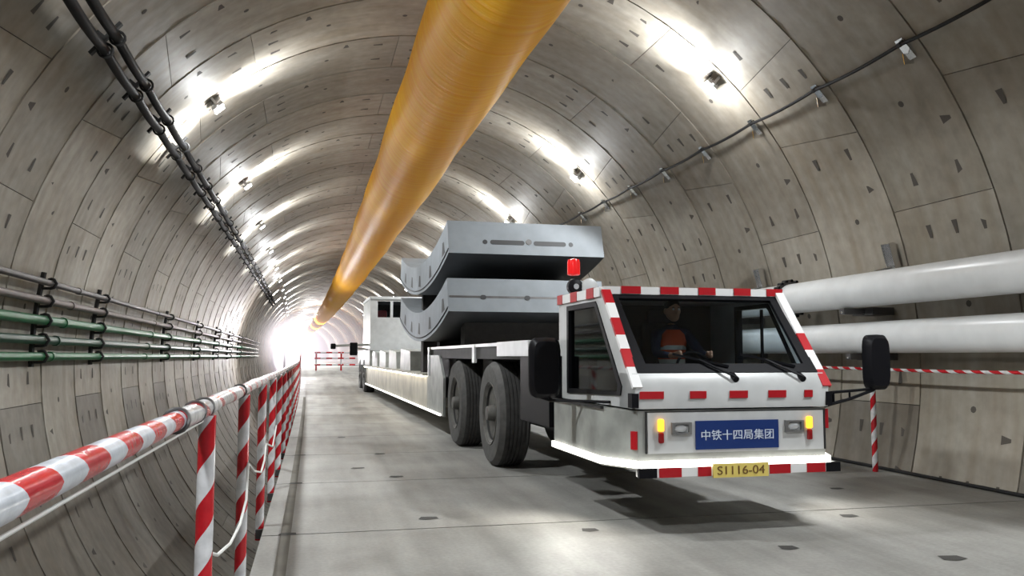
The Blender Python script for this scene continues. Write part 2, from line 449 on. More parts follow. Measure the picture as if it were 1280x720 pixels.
parts = {'wall_left': MB(), 'ceiling': MB(), 'wall_right': MB()}
for b in parts.values():
    b.tone = b.bm.faces.layers.float.new('tone_f')
EVEN = [-173.57, -135.0, -96.43, -57.86, -45.0, -6.43, 32.14, 70.71, 109.29, 147.86]
K0, K1 = -7, 126
def ang_at(a, f, even):
    """joints of the key stone are slanted"""
    s = 1 if even else -1
    b = a * s
    if abs(b + 57.86) < 0.1: return a + s * (-1.1 + 2.2 * f)
    if abs(b + 45.0) < 0.1: return a + s * (1.2 - 2.4 * f)
    return a
for k in range(K0, K1):
    even = k % 2 == 0
    js = EVEN if even else sorted(-a for a in EVEN)
    ya, yb = Y0 + RW * k, Y0 + RW * (k + 1)
    near = -8 < k < 16
    for i, a0 in enumerate(js):
        a1 = js[(i + 1) % len(js)]
        if a1 < a0: a1 += 360
        cen = (a0 + a1) / 2
        if cen > 180: cen -= 360
        which = 'ceiling' if abs(cen) < 53 else ('wall_left' if cen < 0 else 'wall_right')
        mb = parts[which]
        n = 8 if near else (5 if k < 50 else 4)
        if a1 - a0 < 20: n = 3
        gap = 0.009
        tone = random.uniform(0.9, 1.1) * (0.62 if abs(cen) > 100 else 1)  # lowest segments toned down, painting in the shade below deck level
        verts = []; faces = []
        ga = math.degrees(gap / 2 / R)
        for f, y, rr in ((0, ya + gap / 2, R - 0.004), (1, yb - gap / 2, R + 0.008)):
            b0 = ang_at(a0, f, even) + ga; b1 = ang_at(a1 if a1 <= 180 else a1 - 360, f, even) - ga
            if b1 < b0: b1 += 360
            for q in range(n + 1):
                verts.append(P(b0 + (b1 - b0) * q / n, y, rr))
        for f, y in ((0, ya + gap / 2), (1, yb - gap / 2)):
            b0 = ang_at(a0, f, even) + ga; b1 = ang_at(a1 if a1 <= 180 else a1 - 360, f, even) - ga
            if b1 < b0: b1 += 360
            for q in range(n + 1):
                verts.append(P(b0 + (b1 - b0) * q / n, y, R + 0.045))
        m = n + 1
        for q in range(n):
            faces.append((q, q + 1, m + q + 1, m + q))
            faces.append((q, 2 * m + q, 2 * m + q + 1, q + 1))
            faces.append((m + q, m + q + 1, 3 * m + q + 1, 3 * m + q))
        faces.append((0, m, 3 * m, 2 * m)); faces.append((n, 2 * m + n, 3 * m + n, m + n))
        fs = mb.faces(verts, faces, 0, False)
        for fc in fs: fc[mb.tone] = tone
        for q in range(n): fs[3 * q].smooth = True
        # bolt pockets and grouting sockets
        if not (-7 < k < 22): continue
        def patch(pts):
            fs = mb.faces([P(a, ya + f * RW, R - 0.006) for a, f in pts], [list(range(len(pts)))], 1)
        def wedge_c(a, f, sgn, Ln=1.7, w0=0.013, w1=0.027):      # along the ring
            patch([(a - sgn * Ln / 2, f - w0), (a - sgn * Ln / 2, f + w0), (a + sgn * Ln / 2, f + w1), (a + sgn * Ln / 2, f - w1)])
        def wedge_y(a, f, Ln=0.085, w0=0.2, w1=0.55):             # along the tunnel
            patch([(a - w0, f), (a + w0, f), (a + w1, f + Ln), (a - w1, f + Ln)])
        key = a1 - a0 < 20
        for f in ((0.16, 0.42, 0.68) if i % 2 else (0.22, 0.66)):
            wedge_c(a0 + 3.5 + random.uniform(-.15, .15), f, -1)
            if not key: wedge_c(a1 - 3.5, f + random.uniform(-.01, .01), 1)
        if not key:
            for da in (9.0, 29.5):
                wedge_y(a0 + da + random.uniform(-.6, .6), 0.1)
            for da in (12.9, 25.7):
                patch([(a0 + da + 0.42 * math.cos(t * PI / 4), 0.45 + 0.027 * math.sin(t * PI / 4)) for t in range(8)])
# dark backing behind the open joints
for nm, lo, hi in (('wall_left', -180, -53), ('ceiling', -53, 53), ('wall_right', 53, 180)):
    mb = parts[nm]
    ys = [Y0 + RW * k for k in range(K0, K1 + 1, 1)]
    n = 12
    vs = []; fs = []
    for y in ys:
        for q in range(n + 1): vs.append(P(lo + (hi - lo) * q / n, y, R + 0.075))
    for j in range(len(ys) - 1):
        for q in range(n):
            fs.append((j * (n + 1) + q, j * (n + 1) + q + 1, (j + 1) * (n + 1) + q + 1, (j + 1) * (n + 1) + q))
    mb.faces(vs, fs, 2)
    o = mb.build(nm, [M['lining'], M['pocket'], M['gap']], recalc=False, origin=(0, 0, 0))
    me = o.data
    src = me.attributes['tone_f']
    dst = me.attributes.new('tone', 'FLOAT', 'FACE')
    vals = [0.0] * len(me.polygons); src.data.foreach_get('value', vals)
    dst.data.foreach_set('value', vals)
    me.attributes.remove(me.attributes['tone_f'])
    struct(o)

# end wall far round the bend
mb = MB()
yE = Y0 + RW * K1 - 0.6
mb.faces([P(a, yE, R + 0.06) for a in range(0, 360, 10)], [list(range(36))], 0)
struct(mb.build('wall_back', M['lining'], origin=(0, 0, 0)))

# ------------------------------------------------------------------ road deck
def deck_z(y):
    if y < 34.0: return 0.0
    if y < 52.0: return 0.62 * (y - 34.0) / 18.0
    return 0.62
mb = MB()
PITCH = 2.93
edges = [7.46 + PITCH * i for i in range(-6, 9)] + [34.0, 37, 40, 43, 46, 49, 52, 55, 60, 65, 70, 75, 80, 85, 90, 100, 110, 120, 130, 140, 150, 160, 170, 180, 190, 200, yE - 0.1]
edges = sorted(e for e in edges if e > -4.5)
XL = -2.39
def wall_x(z): return math.sqrt(R * R - (z - ZC) ** 2) - 0.015
for e0, e1 in zip(edges[:-1], edges[1:]):
    if e1 - e0 < 0.5: continue
    g = 0.012
    y0, y1 = e0 + g, e1 - g
    z0, z1 = deck_z(y0), deck_z(y1)
    t = 0.3
    vs = []
    for y, z in ((y0, z0), (y1, z1)):
        bx = bend(y)
        vs += [(XL + bx, y, z), (wall_x(z) + bx, y, z), (wall_x(z - t) + bx, y, z - t), (XL + bx, y, z - t)]
    mb.faces(vs, [(0, 1, 5, 4), (1, 2, 6, 5), (2, 3, 7, 6), (3, 0, 4, 7), (0, 3, 2, 1), (4, 5, 6, 7)], 0)
# under-slab so the joints read dark, never see-through
ys = [-4.4, 10, 20, 33.9]
for a, b in zip(ys[:-1], ys[1:]):
    vs = []
    for y in (a, b):
        bx = bend(y)
        vs += [(XL + bx + 0.02, y, -0.03), (wall_x(0) + bx - 0.02, y, -0.03), (wall_x(-0.25) + bx - 0.05, y, -0.25), (XL + bx + 0.02, y, -0.25)]
    mb.faces(vs, [(0, 1, 5, 4), (1, 2, 6, 5), (2, 3, 7, 6), (3, 0, 4, 7), (0, 3, 2, 1), (4, 5, 6, 7)], 2)
# drain strip along the left edge
yy = [-4 + i * 2 for i in range(19)]
for a, b in zip(yy[:-1], yy[1:]):
    mb.faces([(-2.235 + bend(a), a, 0.003), (-2.15 + bend(a), a, 0.003), (-2.15 + bend(b), b, 0.003), (-2.235 + bend(b), b, 0.003)], [(0, 1, 2, 3)], 1)
# cast-in lifting recesses
rec = [(-2.19, 7.48), (-.94, 7.91), (.35, 7.06), (-.98, 10.69), (1.655, 6.07), (2.93, 7.13), (2.66, 5.49), (-1.41, 11.6), (-1.0, 13.2), (-1.5, 16.0), (3.8, 8.6), (-2.19, 10.4), (-2.2, 13.3)]
for (x, y) in rec:
    w, h = random.uniform(.075, .1), random.uniform(.06, .085)
    mb.faces([(x - w, y - h * .5, .004), (x - w * .3, y - h, .004), (x + w, y - h * .6, .004), (x + w * .9, y + h * .7, .004), (x - w * .6, y + h, .004)], [(0, 1, 2, 3, 4)], 2)
struct(mb.build('floor', [M['deck'], M['groove'], M['recess']], origin=(0, 0, 0)))

# ------------------------------------------------------------------ ventilation duct under the crown
t = thing('ventilation_duct', 'long orange-yellow fabric air duct hanging under the tunnel crown', 'air duct', (0, 10, 4.98))
t_off = Vector((0, 10, 4.98))
mb = MB()
DR, DZ = 0.72, 5.70
pts = []; rad = []
y = -4.0
while y < 150:
    pts.append(Vector((bend(y) + 0.012 * math.sin(y * 1.1), y, DZ + 0.02 * math.sin(y * 0.55))) - t_off)
    rad.append(DR * (1 + 0.006 * math.sin(y * 2.3)) ); y += 0.5
mb.tube(pts, rad, 40)
mb.build('duct_skin', M['duct'], t)
for k in range(0, 14):
    mb = MB(); y = 2.6 + k * 3.31
    x = bend(y)
    mb.cyl(Vector((x, y, DZ + DR - .02)) - t_off, Vector((x, y, ZC + R - .004)) - t_off, 0.01, 6)
    mb.build('hanger_wire', M['steel'], t)

# ------------------------------------------------------------------ pipes on the left wall
def long_pts(x, z, y0, y1, step=2.0, wob=0.0):
    n = int((y1 - y0) / step); out = []
    for i in range(n + 1):
        y = y0 + (y1 - y0) * i / n
        out.append((x + bend(y) + random.uniform(-wob, wob), y, z + random.uniform(-wob, wob)))
    return out
def lx(z, off): return -(math.sqrt(R * R - (z - ZC) ** 2) - off)
for z, r, m, nm, lab, cat in (
    (2.45, 0.042, 'greypipe', 'service_pipe', 'thin dark grey pipe, topmost of the pipe rack on the left wall', 'pipe'),
    (2.22, 0.05, 'brownpipe', 'service_pipe', 'dull grey-brown pipe second from the top on the left wall rack', 'pipe'),
    (1.965, 0.062, 'green', 'service_pipe', 'bright green pipe in the middle of the left wall rack', 'pipe'),
    (1.71, 0.058, 'dkgreen', 'service_pipe', 'darkest green pipe, second from the bottom of the left rack', 'pipe'),
    (1.495, 0.055, 'green', 'service_pipe', 'green pipe at the bottom of the left wall rack', 'pipe')):
    mb = MB(); mb.tube(long_pts(lx(z, 0.17), z, 0.5, 64, 2.2), r, 14)
    for j in range(9):
        y = 4.4 + 6.6 * j + z
        mb.cyl((lx(z, .17) + bend(y), y - .06, z), (lx(z, .17) + bend(y), y + .06, z), r * 1.22, 14)
    tag(mb.build(nm, M[m]), lab, cat, 'pipes on the left wall rack')
ysB = [12.1, 15.1, 21.9, 27.8, 33.4, 39.2, 45.0]
root0 = None
for j, y in enumerate(ysB):
    if root0 is None:
        root0 = thing('pipe_bracket', '', 'bracket', (0, 0, 0), 0, 'brackets of the left wall pipe rack')
        mb = MB()
        mb.tube([(lx(z, .05), 0, z) for z in (1.36, 1.6, 1.9, 2.2, 2.6)], 0.035, 6)
        mb.build('upright', M['bracket'], root0)
        for z, r in ((2.45, .042), (2.22, .05), (1.965, .062), (1.71, .058), (1.495, .055)):
            mb = MB(); xx = lx(z, .17)
            mb.tube([(lx(z, .02), 0, z - r - .02), (xx, 0, z - r - .02)] + [(xx + (r + .022) * math.cos(a), 0, z + (r + .022) * math.sin(a)) for a in (-PI / 3, 0, PI / 3, PI / 2, PI * .7)], 0.02, 6)
            mb.build('hook', M['bracket'], root0)
        o = root0
    else:
        o = copy_tree(root0)
    o.location = (bend(y), y, 0)
    o['label'] = ('nearest' if j == 0 else ['', 'second', 'third', 'fourth', 'fifth', 'sixth', 'farthest'][j]) + ' black hooked bracket along the left wall pipe rack'

# ------------------------------------------------------------------ cables high on the left
ac = math.degrees(math.atan2(-4.32, 4.86 - ZC)) + 1.1
def cab_pts(da, rr, sag=0.035):
    out = []; y = -1.0
    while y < 58:
        f = ((y - 9.72) / RW) % 1.0
        out.append(P(ac + da, y, rr - sag * 4 * f * (1 - f) * 0 + 0) - Vector((0, 0, sag * 4 * f * (1 - f)))); y += RW / 6
    return out
for da, lab in ((-1.0, 'thick black power cable, lower of the pair on the left vault'), (1.0, 'thick black power cable, upper of the pair on the left vault')):
    mb = MB(); mb.tube(cab_pts(da, R - 0.20), 0.056, 10)
    tag(mb.build('power_cable', M['cable']), lab, 'cable', 'power cables on the left vault')
hk = None
for j in range(0, 28):
    y = 9.72 + RW * j
    if hk is None:
        hk = thing('cable_hook', 'small black cable hook on the upper left lining', 'hook', (0, 0, 0), 0, 'cable hooks on the left lining')
        mb = MB()
        mb.bar(P(ac - 2.4, 0, R - 0.11), P(ac + 2.6, 0, R - 0.11), 0.07, 0.035)
        mb.bar(P(ac, 0, R - 0.11), P(ac, 0, R + .005), 0.05, 0.05, up=(0, 1, 0))
        mb.build('arm', M['bracket'], hk)
        mb = MB()
        for da in (-1.0, 1.0):
            c0 = P(ac + da, 0, R - 0.20); er = Vector((math.sin(math.radians(ac + da)), 0, math.cos(math.radians(ac + da)))); et = Vector((er.z, 0, -er.x))
            mb.tube([c0 + (er * math.cos(a) + et * math.sin(a)) * 0.078 for a in [2 * PI * q / 12 for q in range(12)]], 0.016, 6, closed=True)
        mb.build('clamp', M['bracket'], hk)
        o = hk
    else:
        o = copy_tree(hk)
    o.location = (bend(y), y, 0)
    o['label'] = 'black cable hook on the upper left lining, %s from the top of the picture' % ONES[j]

# single cable with silver clips on the right vault
ar = math.degrees(math.atan2(4.36, 5.0 - ZC))
mb = MB()
pp = []
y = 1.0
while y < 56:
    f = ((y - 7.92) / RW) % 1.0
    pp.append(P(ar, y, R - 0.075) - Vector((0, 0, 0.03 * 4 * f * (1 - f)))); y += RW / 6
mb.tube(pp, 0.022, 8)
tag(mb.build('signal_cable', M['cable']), 'thin dark cable strung along the upper right lining', 'cable')
hk = None
for j in range(0, 8):
    y = 7.92 + RW * j
    if hk is None:
        hk = thing('cable_clip', 'small silver bracket clip holding the thin cable on the right lining', 'clip', (0, 0, 0), 0, 'cable clips on the right lining')
        mb = MB(); mb.bar(P(ar - .6, 0, R - .05), P(ar + 2.2, 0, R - .03), .12, .012); mb.bar(P(ar + 2.2, 0, R - .03), P(ar + 1.6, 0, R - .14), .12, .012, up=(0, 1, 0))
        mb.build('plate', M['chrome'], hk)
        mb = MB(); mb.bar(P(ar, 0, R - .10), P(ar, 0, R + .005), .05, .05, up=(0, 1, 0)); mb.build('clamp', M['bracket'], hk)
        o = hk
    else: o = copy_tree(hk)
    o.location = (bend(y), y, 0)
    o['label'] = 'silver clip on the thin cable of the right lining, %s from the right' % ONES[j]

# ------------------------------------------------------------------ white pipes on the right wall
XP1, ZP1, RP1 = 5.08, 2.37, 0.225
XP2, ZP2, RP2 = 5.14, 1.745, 0.205
t = thing('water_pipe', 'large white pipe, upper of the two on the right wall', 'pipe', (XP1, 10, ZP1 - RP1), 0, 'white pipes on the right wall')
o_ = Vector((XP1, 10, ZP1 - RP1))
mb = MB(); mb.tube([Vector(p) - o_ for p in long_pts(XP1, ZP1, 1.0, 60, 2.5)], RP1, 32); mb.build('pipe_body', M['whitepipe'], t)
for y in (11.5, 19.5, 27.5):
    mb = MB(); x = XP1 + bend(y)
    mb.lathe([(RP1, -.04), (RP1 + .055, -.035), (RP1 + .055, .035), (RP1, .04)], Vector((x, y, ZP1)) - o_, 'Y', 32)
    f = mb.build('flange', M['greypipe'], t)
    mb = MB()
    for q in range(20):
        a = 2 * PI * q / 20
        c = Vector((x + (RP1 + .05) * math.cos(a), y, ZP1 + (RP1 + .05) * math.sin(a))) - o_
        mb.cyl(c + Vector((0, -.06, 0)), c + Vector((0, .06, 0)), .023, 6)
    mb.build('flange_bolt', M['black'], f)['kind'] = 'stuff'
t = thing('water_pipe', 'large white pipe, lower of the two, just above the striped wall rope', 'pipe', (XP2, 10, ZP2 - RP2), 0, 'white pipes on the right wall')
o_ = Vector((XP2, 10, ZP2 - RP2))
mb = MB(); mb.tube([Vector(p) - o_ for p in long_pts(XP2, ZP2, 1.0, 60, 2.5)], RP2, 32); mb.build('pipe_body', M['whitepipe'], t)
pb = None
for j, y in enumerate((6.6, 10.0, 13.3)):
    if pb is None:
        pb = thing('pipe_support', '', 'bracket', (0, 0, 0), 0, 'supports under the white pipes')
        for (xp, zp, rp, nm) in ((XP1, ZP1, RP1, 'upper_arm'), (XP2, ZP2, RP2, 'lower_arm')):
            mb = MB(); zb = zp - rp - .045
            xw = math.sqrt(R * R - (zb - ZC) ** 2) - .004
            mb.span((xp - rp * .7, -.05, zb - .04), (xw, .05, zb + .04))
            mb.span((xp + rp * .7, -.22, zb - .05), (xw - .02, .22, zb + .05))
            mb.build(nm, M['greypipe'], pb)
        mb = MB()
        mb.ball((XP1 - RP1 * .7, 0, ZP1 - RP1 - .06), .018)
        mb.ball((XP2 - RP2 * .7, 0, ZP2 - RP2 - .06), .018)
        mb.build('end_bolt', M['chrome'], pb)
        o = pb
    else: o = copy_tree(pb)
    o.location = (bend(y), y, 0)
    o['label'] = ['dark steel support under the white pipes at the right picture edge', 'dark steel support under the white pipes beside the right mirror', 'dark steel support under the white pipes behind the cab roof edge'][j]
pc = None
for j, y in enumerate((9.54, 12.86)):
    if pc is None:
        pc = thing('pipe_clamp', '', 'clamp', (0, 0, 0), 0, 'clamps above the upper white pipe')
        mb = MB()
        mb.box((5.39, 0, 2.80), (.03, .16, .36), 0, Matrix.Rotation(math.radians(-14), 3, 'Y'))
        mb.box((5.35, -.075, 2.80), (.07, .014, .36), 0, Matrix.Rotation(math.radians(-14), 3, 'Y'))
        mb.box((5.35, .075, 2.80), (.07, .014, .36), 0, Matrix.Rotation(math.radians(-14), 3, 'Y'))
        mb.build('channel', M['chrome'], pc)
        mb = MB(); mb.tube([(5.36, 0, 2.66), (5.2, 0, 2.62), (5.1, 0, 2.602)], .015, 6); mb.build('strap', M['steel'], pc)
        o = pc
    else: o = copy_tree(pc)
    o.location = (bend(y), y, 0)
    o['label'] = ['bright metal channel clamp above the upper white pipe, nearest one', 'bright metal channel clamp above the upper white pipe near the cab roof'][j]

# striped rope barrier along the right wall
XR = 5.17
t = thing('rope_barrier', 'thin red and white striped rail on posts along the right wall', 'barrier', (XR, 9.7, 0.0))
o_ = Vector((XR, 9.7, 0.0))
mb = MB(); pp = []
y = 2.0
while y < 40:
    pp.append(Vector((XR + bend(y), y, 1.33 + .008 * math.sin(y * 1.3))) - o_); y += 0.8
mb.tube(pp, .021, 10); mb.build('top_rail', M['rail_tape_r'], t)
for y in (3.0, 9.75, 16.4, 23.0, 29.6):
    mb = MB(); mb.cyl(Vector((XR + bend(y), y, 0)) - o_, Vector((XR + bend(y), y, 1.33)) - o_, .036, 12)
    mb.build('post', M['post_tape'], t)
mb = MB(); mb.tube(long_pts(5.335, 0.03, 1.0, 33, 3.0), .022, 8)
tag(mb.build('floor_hose', M['cable']), 'thin dark hose lying along the foot of the right wall', 'hose')

# ------------------------------------------------------------------ striped guard railing on the left edge
XG = -2.45
t = thing('guard_railing', 'red and white tape-wrapped pipe railing along the left deck edge', 'railing', (XG, 4, -0.12))
o_ = Vector((XG, 4, -0.12))
def rail_pt(y, dz=0.0): return Vector((XG + bend(y), y, 1.275 + deck_z(y) + dz)) - o_
mb = MB()
mb.tube([rail_pt(y) for y in (0.2, 0.9, 1.6, 2.3, 3.0, 3.18)], .034, 20, v0=0.0)
mb.build('top_rail', M['rail_tape'], t)
mb = MB()
ys = [3.16, 3.5, 4.0, 4.6, 5.2, 6, 7, 8, 9, 10, 12, 14, 16, 18, 20, 24, 28, 32, 34, 38, 42, 46, 50, 52, 56, 60]
mb.tube([rail_pt(y, 0.004 * math.sin(y * 3)) for y in ys], [.036 + .006 * abs(math.sin(y * 2.1)) if y < 10 else .034 for y in ys], 16)
o = mb.build('wrapped_rail', M['film_tape'], t); o['label'] = 'rail length wound in pale film'
for y in (3.16, 3.62, 3.9, 5.7):
    mb = MB(); c = rail_pt(y)
    mb.tube([c + Vector((.042 * math.cos(a), 0.01 * math.sin(a * 2), .042 * math.sin(a))) for a in [2 * PI * q / 14 for q in range(14)]], .007, 6, closed=True)
    mb.build('binding', M['greypipe'], t)
posts = [3.87, 5.85, 7.9] + [9.9 + 2.0 * i for i in range(25)]
for y in posts:
    mb = MB(); z = deck_z(y)
    x = XG + bend(y) + 0.02
    mb.cyl(Vector((x, y, z - .12)) - o_, Vector((x, y, z + 1.245)) - o_, .037, 14)
    p = mb.build('post', M['post_tape'], t)
    if y < 14:
        mb = MB(); mb.span(Vector((x - .03, y - .06, z - .10)) - o_, Vector((XL + bend(y) - .001, y + .06, z - .02)) - o_); mb.build('base_bracket', M['greypipe'], p)
mb = MB(); mb.tube([rail_pt(y, -.05) + Vector((.01, 0, 0)) for y in (.2, 1, 2, 3, 3.8)], .004, 6)
mb.build('light_cord', M['rope'], t)
mb = MB()
rp = [(-2.41, 3.88, .66), (-2.40, 4.1, .60), (-2.39, 4.6, .545), (-2.385, 5.1, .545), (-2.39, 5.6, .60), (-2.40, 5.83, .80), (-2.385, 6.2, .70), (-2.38, 6.9, .60), (-2.39, 7.5, .62), (-2.40, 7.9, .72), (-2.385, 8.8, .60), (-2.40, 9.9, .72)]
mb.tube(rp, .008, 6)
tag(mb.build('slack_rope', M['rope']), 'thin white rope sagging between the left railing posts', 'rope')

# ------------------------------------------------------------------ tunnel lamps
def spot_light(name, loc, aim, power, angle, blend, size, col=(0.94, 0.98, 1.0)):
    l = bpy.data.lights.new(name, 'SPOT'); l.energy = power; l.spot_size = math.radians(angle); l.spot_blend = blend; l.shadow_soft_size = size; l.color = col
    o = bpy.data.objects.new(name, l); C.objects.link(o); o.location = loc
    o.rotation_euler = (Vector(aim) - Vector(loc)).to_track_quat('-Z', 'Y').to_euler()
    return o
def area_light(name, loc, aim, power, sx, sy, spread=180, col=(1, 0.985, 0.95)):
    l = bpy.data.lights.new(name, 'AREA'); l.energy = power; l.shape = 'RECTANGLE'; l.size = sx; l.size_y = sy; l.spread = math.radians(spread); l.color = col
    o = bpy.data.objects.new(name, l); C.objects.link(o); o.location = loc
    o.rotation_euler = (Vector(aim) - Vector(loc)).to_track_quat('-Z', 'Y').to_euler()
    return o
P_MAIN, P_WASH, P_GLOW = 1500, 1000, 170
AL = 40.8
lamp0 = None
ordn = ['nearest', 'second', 'third', 'fourth', 'fifth', 'sixth', 'seventh', 'eighth', 'ninth', 'tenth', 'eleventh', 'twelfth', 'thirteenth', 'fourteenth']
for side, ystart, n in ((1, -1.9, 14), (-1, 1.2, 14)):
    vis = 0
    for j in range(n):
        y = ystart + 6.6 * j
        ang = 42.6 if side > 0 else -41.2
        if lamp0 is None:
            lamp0 = thing('tunnel_lamp', '', 'lamp', (0, 0, 0), 0, 'lamps along the tunnel vault')
            er = Vector((0, 0, 1))          # built at the crown, rolled to its angle
            mb = MB(); mb.box((0, 0, R - .15), (.20, .26, .06), 0, None, .012)
            for q in range(7): mb.box((-.09 + .03 * q, 0, R - .11), (.01, .24, .03))
            mb.build('housing', M['tape_white'], lamp0)
            mb = MB(); mb.box((0, 0, R - .184), (.17, .23, .012)); mb.build('lens', M['lamp'], lamp0)
            mb = MB()
            for s in (-1, 1): mb.span((-.02, s * .145 - .008, R - .16), (.02, s * .145 + .008, R + .003))
            mb.span((-.02, -.145, R - .125), (.02, .145, R - .12))
            mb.build('yoke', M['tape_white'], lamp0)
            o = lamp0
        else: o = copy_tree(lamp0)
        o.location = (bend(y), y, ZC)
        o.rotation_euler = (0, math.radians(ang), 0)
        for ch in o.children: ch.location.z = 0
        a = math.radians(ang)
        if y > 8: lab = ordn[vis]; vis += 1
        else: lab = 'overhead'
        o['label'] = ('%s bright white lamp on the %s side of the vault' % (lab, 'right' if side > 0 else 'left')) if y > 8 else 'white lamp over the photographer on the %s vault, %s one' % ('right' if side > 0 else 'left', 'rear' if j == 0 else 'front')
        src = P(ang, y, R - .27)
        spot_light('lamp_beam', src, src + Vector((-side * math.cos(math.radians(54)), 0, -math.sin(math.radians(54)))), P_MAIN, 96, .25, .12)
        if y < 50 and (side < 0 or y > 8):
            pl = bpy.data.lights.new('lamp_glow', 'POINT'); pl.energy = P_GLOW; pl.shadow_soft_size = .1; pl.color = (.97, .99, 1)
            po = bpy.data.objects.new('lamp_glow', pl); C.objects.link(po); po.location = P(ang, y, R - .42)
        if y > 8:
            for sg in ((-1, 1) if side < 0 else (-1,)):
                w = P(ang + side * sg * 1.9, y, R - .27)
                aim = P(ang + side * sg * 5.0, y, R)
                spot_light('lamp_wash', w, aim, P_WASH, 120, 1.0, .03, (0.95, 0.98, 1.0))

# ------------------------------------------------------------------ glowing work light far down the drive
yf = 46.0
fx = -3.25 + bend(yf)
t = thing('floodlight', 'dazzling white floodlight at the far end beside the left wall', 'floodlight', (fx, yf, deck_z(yf) - 1.6))
o_ = Vector((fx, yf, deck_z(yf) - 1.6))
mb = MB(); mb.lathe([(.05, .16), (.36, .16), (.42, 0.0), (.36, -.02)], Vector((fx, yf, 2.2)) - o_, 'Y', 24); mb.build('housing', M['greypipe'], t)
mb = MB(); mb.lathe([(.36, -.02), (.35, -.04), (.02, -.05)], Vector((fx, yf, 2.2)) - o_, 'Y', 24); mb.build('lens', M['flood'], t)
mb = MB(); mb.cyl(Vector((fx, yf + .1, ZC - math.sqrt(R * R - (fx - bend(yf)) ** 2) + .0)) - o_, Vector((fx, yf + .1, 1.9)) - o_, .05, 10); mb.build('stand', M['bracket'], t)
area_light('floodlight_beam', (fx, yf - .2, 2.2), (3.0, 20, 1.5), 300, .7, .7, 170, (1, .96, 1))
mb = MB(); mb.ball((0, 0, 0), 1.0, 0, 40)
hz = mb.build('floodlight_bloom', bloom_material(), origin=(0, 0, 0))  # emissive ball that paints in the lens bloom of the floodlight
hz.scale = (2.5, 2.5, 2.5); hz.location = (fx + .2, yf - 1.0, 2.25)
tag(hz, 'soft white lens bloom around the far floodlight, drawn as a glowing ball', 'glow', kind='stuff')

mb = MB(); n = 24
rings = [[P(360 * q / n, y, R - .3) for q in range(n)] for y in [62 + 12 * i for i in range(12)]]
vs = [p for r in rings for p in r]
mb.faces(vs, [(i * n + q, i * n + (q + 1) % n, (i + 1) * n + (q + 1) % n, (i + 1) * n + q) for i in range(len(rings) - 1) for q in range(n)] + [list(range(n)), list(range(len(rings) * n - 1, len(rings) * n - n - 1, -1))], 0, True)
m_, nt_, b_ = new_mat('glare_emission')
e_ = N(nt_, 'ShaderNodeEmission'); e_.inputs['Color'].default_value = (1.0, .9, .97, 1); e_.inputs['Strength'].default_value = .012  # emission paints the far glare into the air
nt_.links.new(e_.outputs['Emission'], nt_.nodes['Material Output'].inputs['Volume']); nt_.nodes.remove(b_)
hz = mb.build('far_glare', m_)
tag(hz, 'pale glare in the farthest stretch of the tunnel, drawn as a glowing volume', 'glow', kind='stuff')
for y in (95, 112, 130, 150, 172):
    area_light('far_lamp_beam', (bend(y), y, 6.2), (bend(y), y - 6, 0), 2500, 2.5, .6)

# striped gate across the drive, far away
yg = 53.0
t = thing('far_barrier', 'red and white striped barrier across the far end of the drive', 'barrier', (bend(yg), yg, deck_z(yg)))
zb = 0.0
for z in (.35, .75, 1.1):
    mb = MB(); mb.cyl((-1.6, 0, z), (4.4, 0, z), .05, 10); mb.build('rail', M['far_tape'], t)
for x in (-1.5, .0, 1.5, 3.0, 4.3):
    mb = MB(); mb.cyl((x, 0, 0), (x, 0, 1.15), .05, 10); mb.build('post', M['far_tape'], t)

# ------------------------------------------------------------------ the segment carrier
TR = thing('segment_carrier_truck', 'low white segment carrier truck with striped cab and black tyres', 'truck', (1.52, 6.65, 0), math.radians(1.0))
def part(mb, name, m, parent=TR, label=None, **kw):
    o = mb.build(name, m, parent, **kw)
    if label: o['label'] = label
    return o
W = 1.06
# lower cab body
mb = MB()
plan = [(-.88, 0), (.88, 0), (W, .38), (W, 1.80), (-W, 1.80), (-W, .38)]
mb.prism(plan, .56, 1.045, 'Z')
body = part(mb, 'cab_body', M['white_dirty'])
mb = MB(); mb.prism([(-.80, -.012), (.86, -.012), (.86, .01), (-.80, .01)], .69, 1.03, 'Z'); part(mb, 'front_panel', M['white'])
mb = MB()
mb.span((-.82, -.014, 1.03), (.88, .004, 1.04)); mb.span((-.82, -.014, .69), (-.808, .004, 1.04)); mb.span((.868, -.014, .69), (.88, .004, 1.04))
part(mb, 'panel_seam', M['chassis'])
mb = MB(); mb.prism([(-W - .02, .36), (-W + .01, .36), (-W + .01, 1.8), (-W - .02, 1.8)], 1.045, 1.07, 'Z'); part(mb, 'side_sill', M['chassis'])
# light strip round the skirt
mb = MB()
off = .035
pl = [(-W - .005, 1.8), (-W - .005, .37), (-.885, -.03), (.885, -.03), (W + .005, .37), (W + .005, 1.8)]
for a, b in zip(pl[:-1], pl[1:]):
    mb.bar((a[0], a[1], .605), (b[0], b[1], .605), .05, .055)
part(mb, 'light_strip', M['led'], label='glowing white light strip')
def tr_light(a, b, power, sx, sy):
    a = TRM0 @ Vector(a); b = TRM0 @ Vector(b)
    area_light('skirt_beam', a, b, power, sx, sy, 150, (1, .97, .9))
TRM0 = Matrix.Translation((1.52, 6.65, 0)) @ Matrix.Rotation(math.radians(1.0), 4, 'Z')
tr_light((-W - .06, .9, .57), (-W - .8, .5, 0), 22, .9, .05)
tr_light((-.99, .15, .57), (-1.4, -.1, 0), 5, .3, .05)
tr_light((W + .06, .8, .57), (W + 1.1, .2, 0), 26, .9, .05)
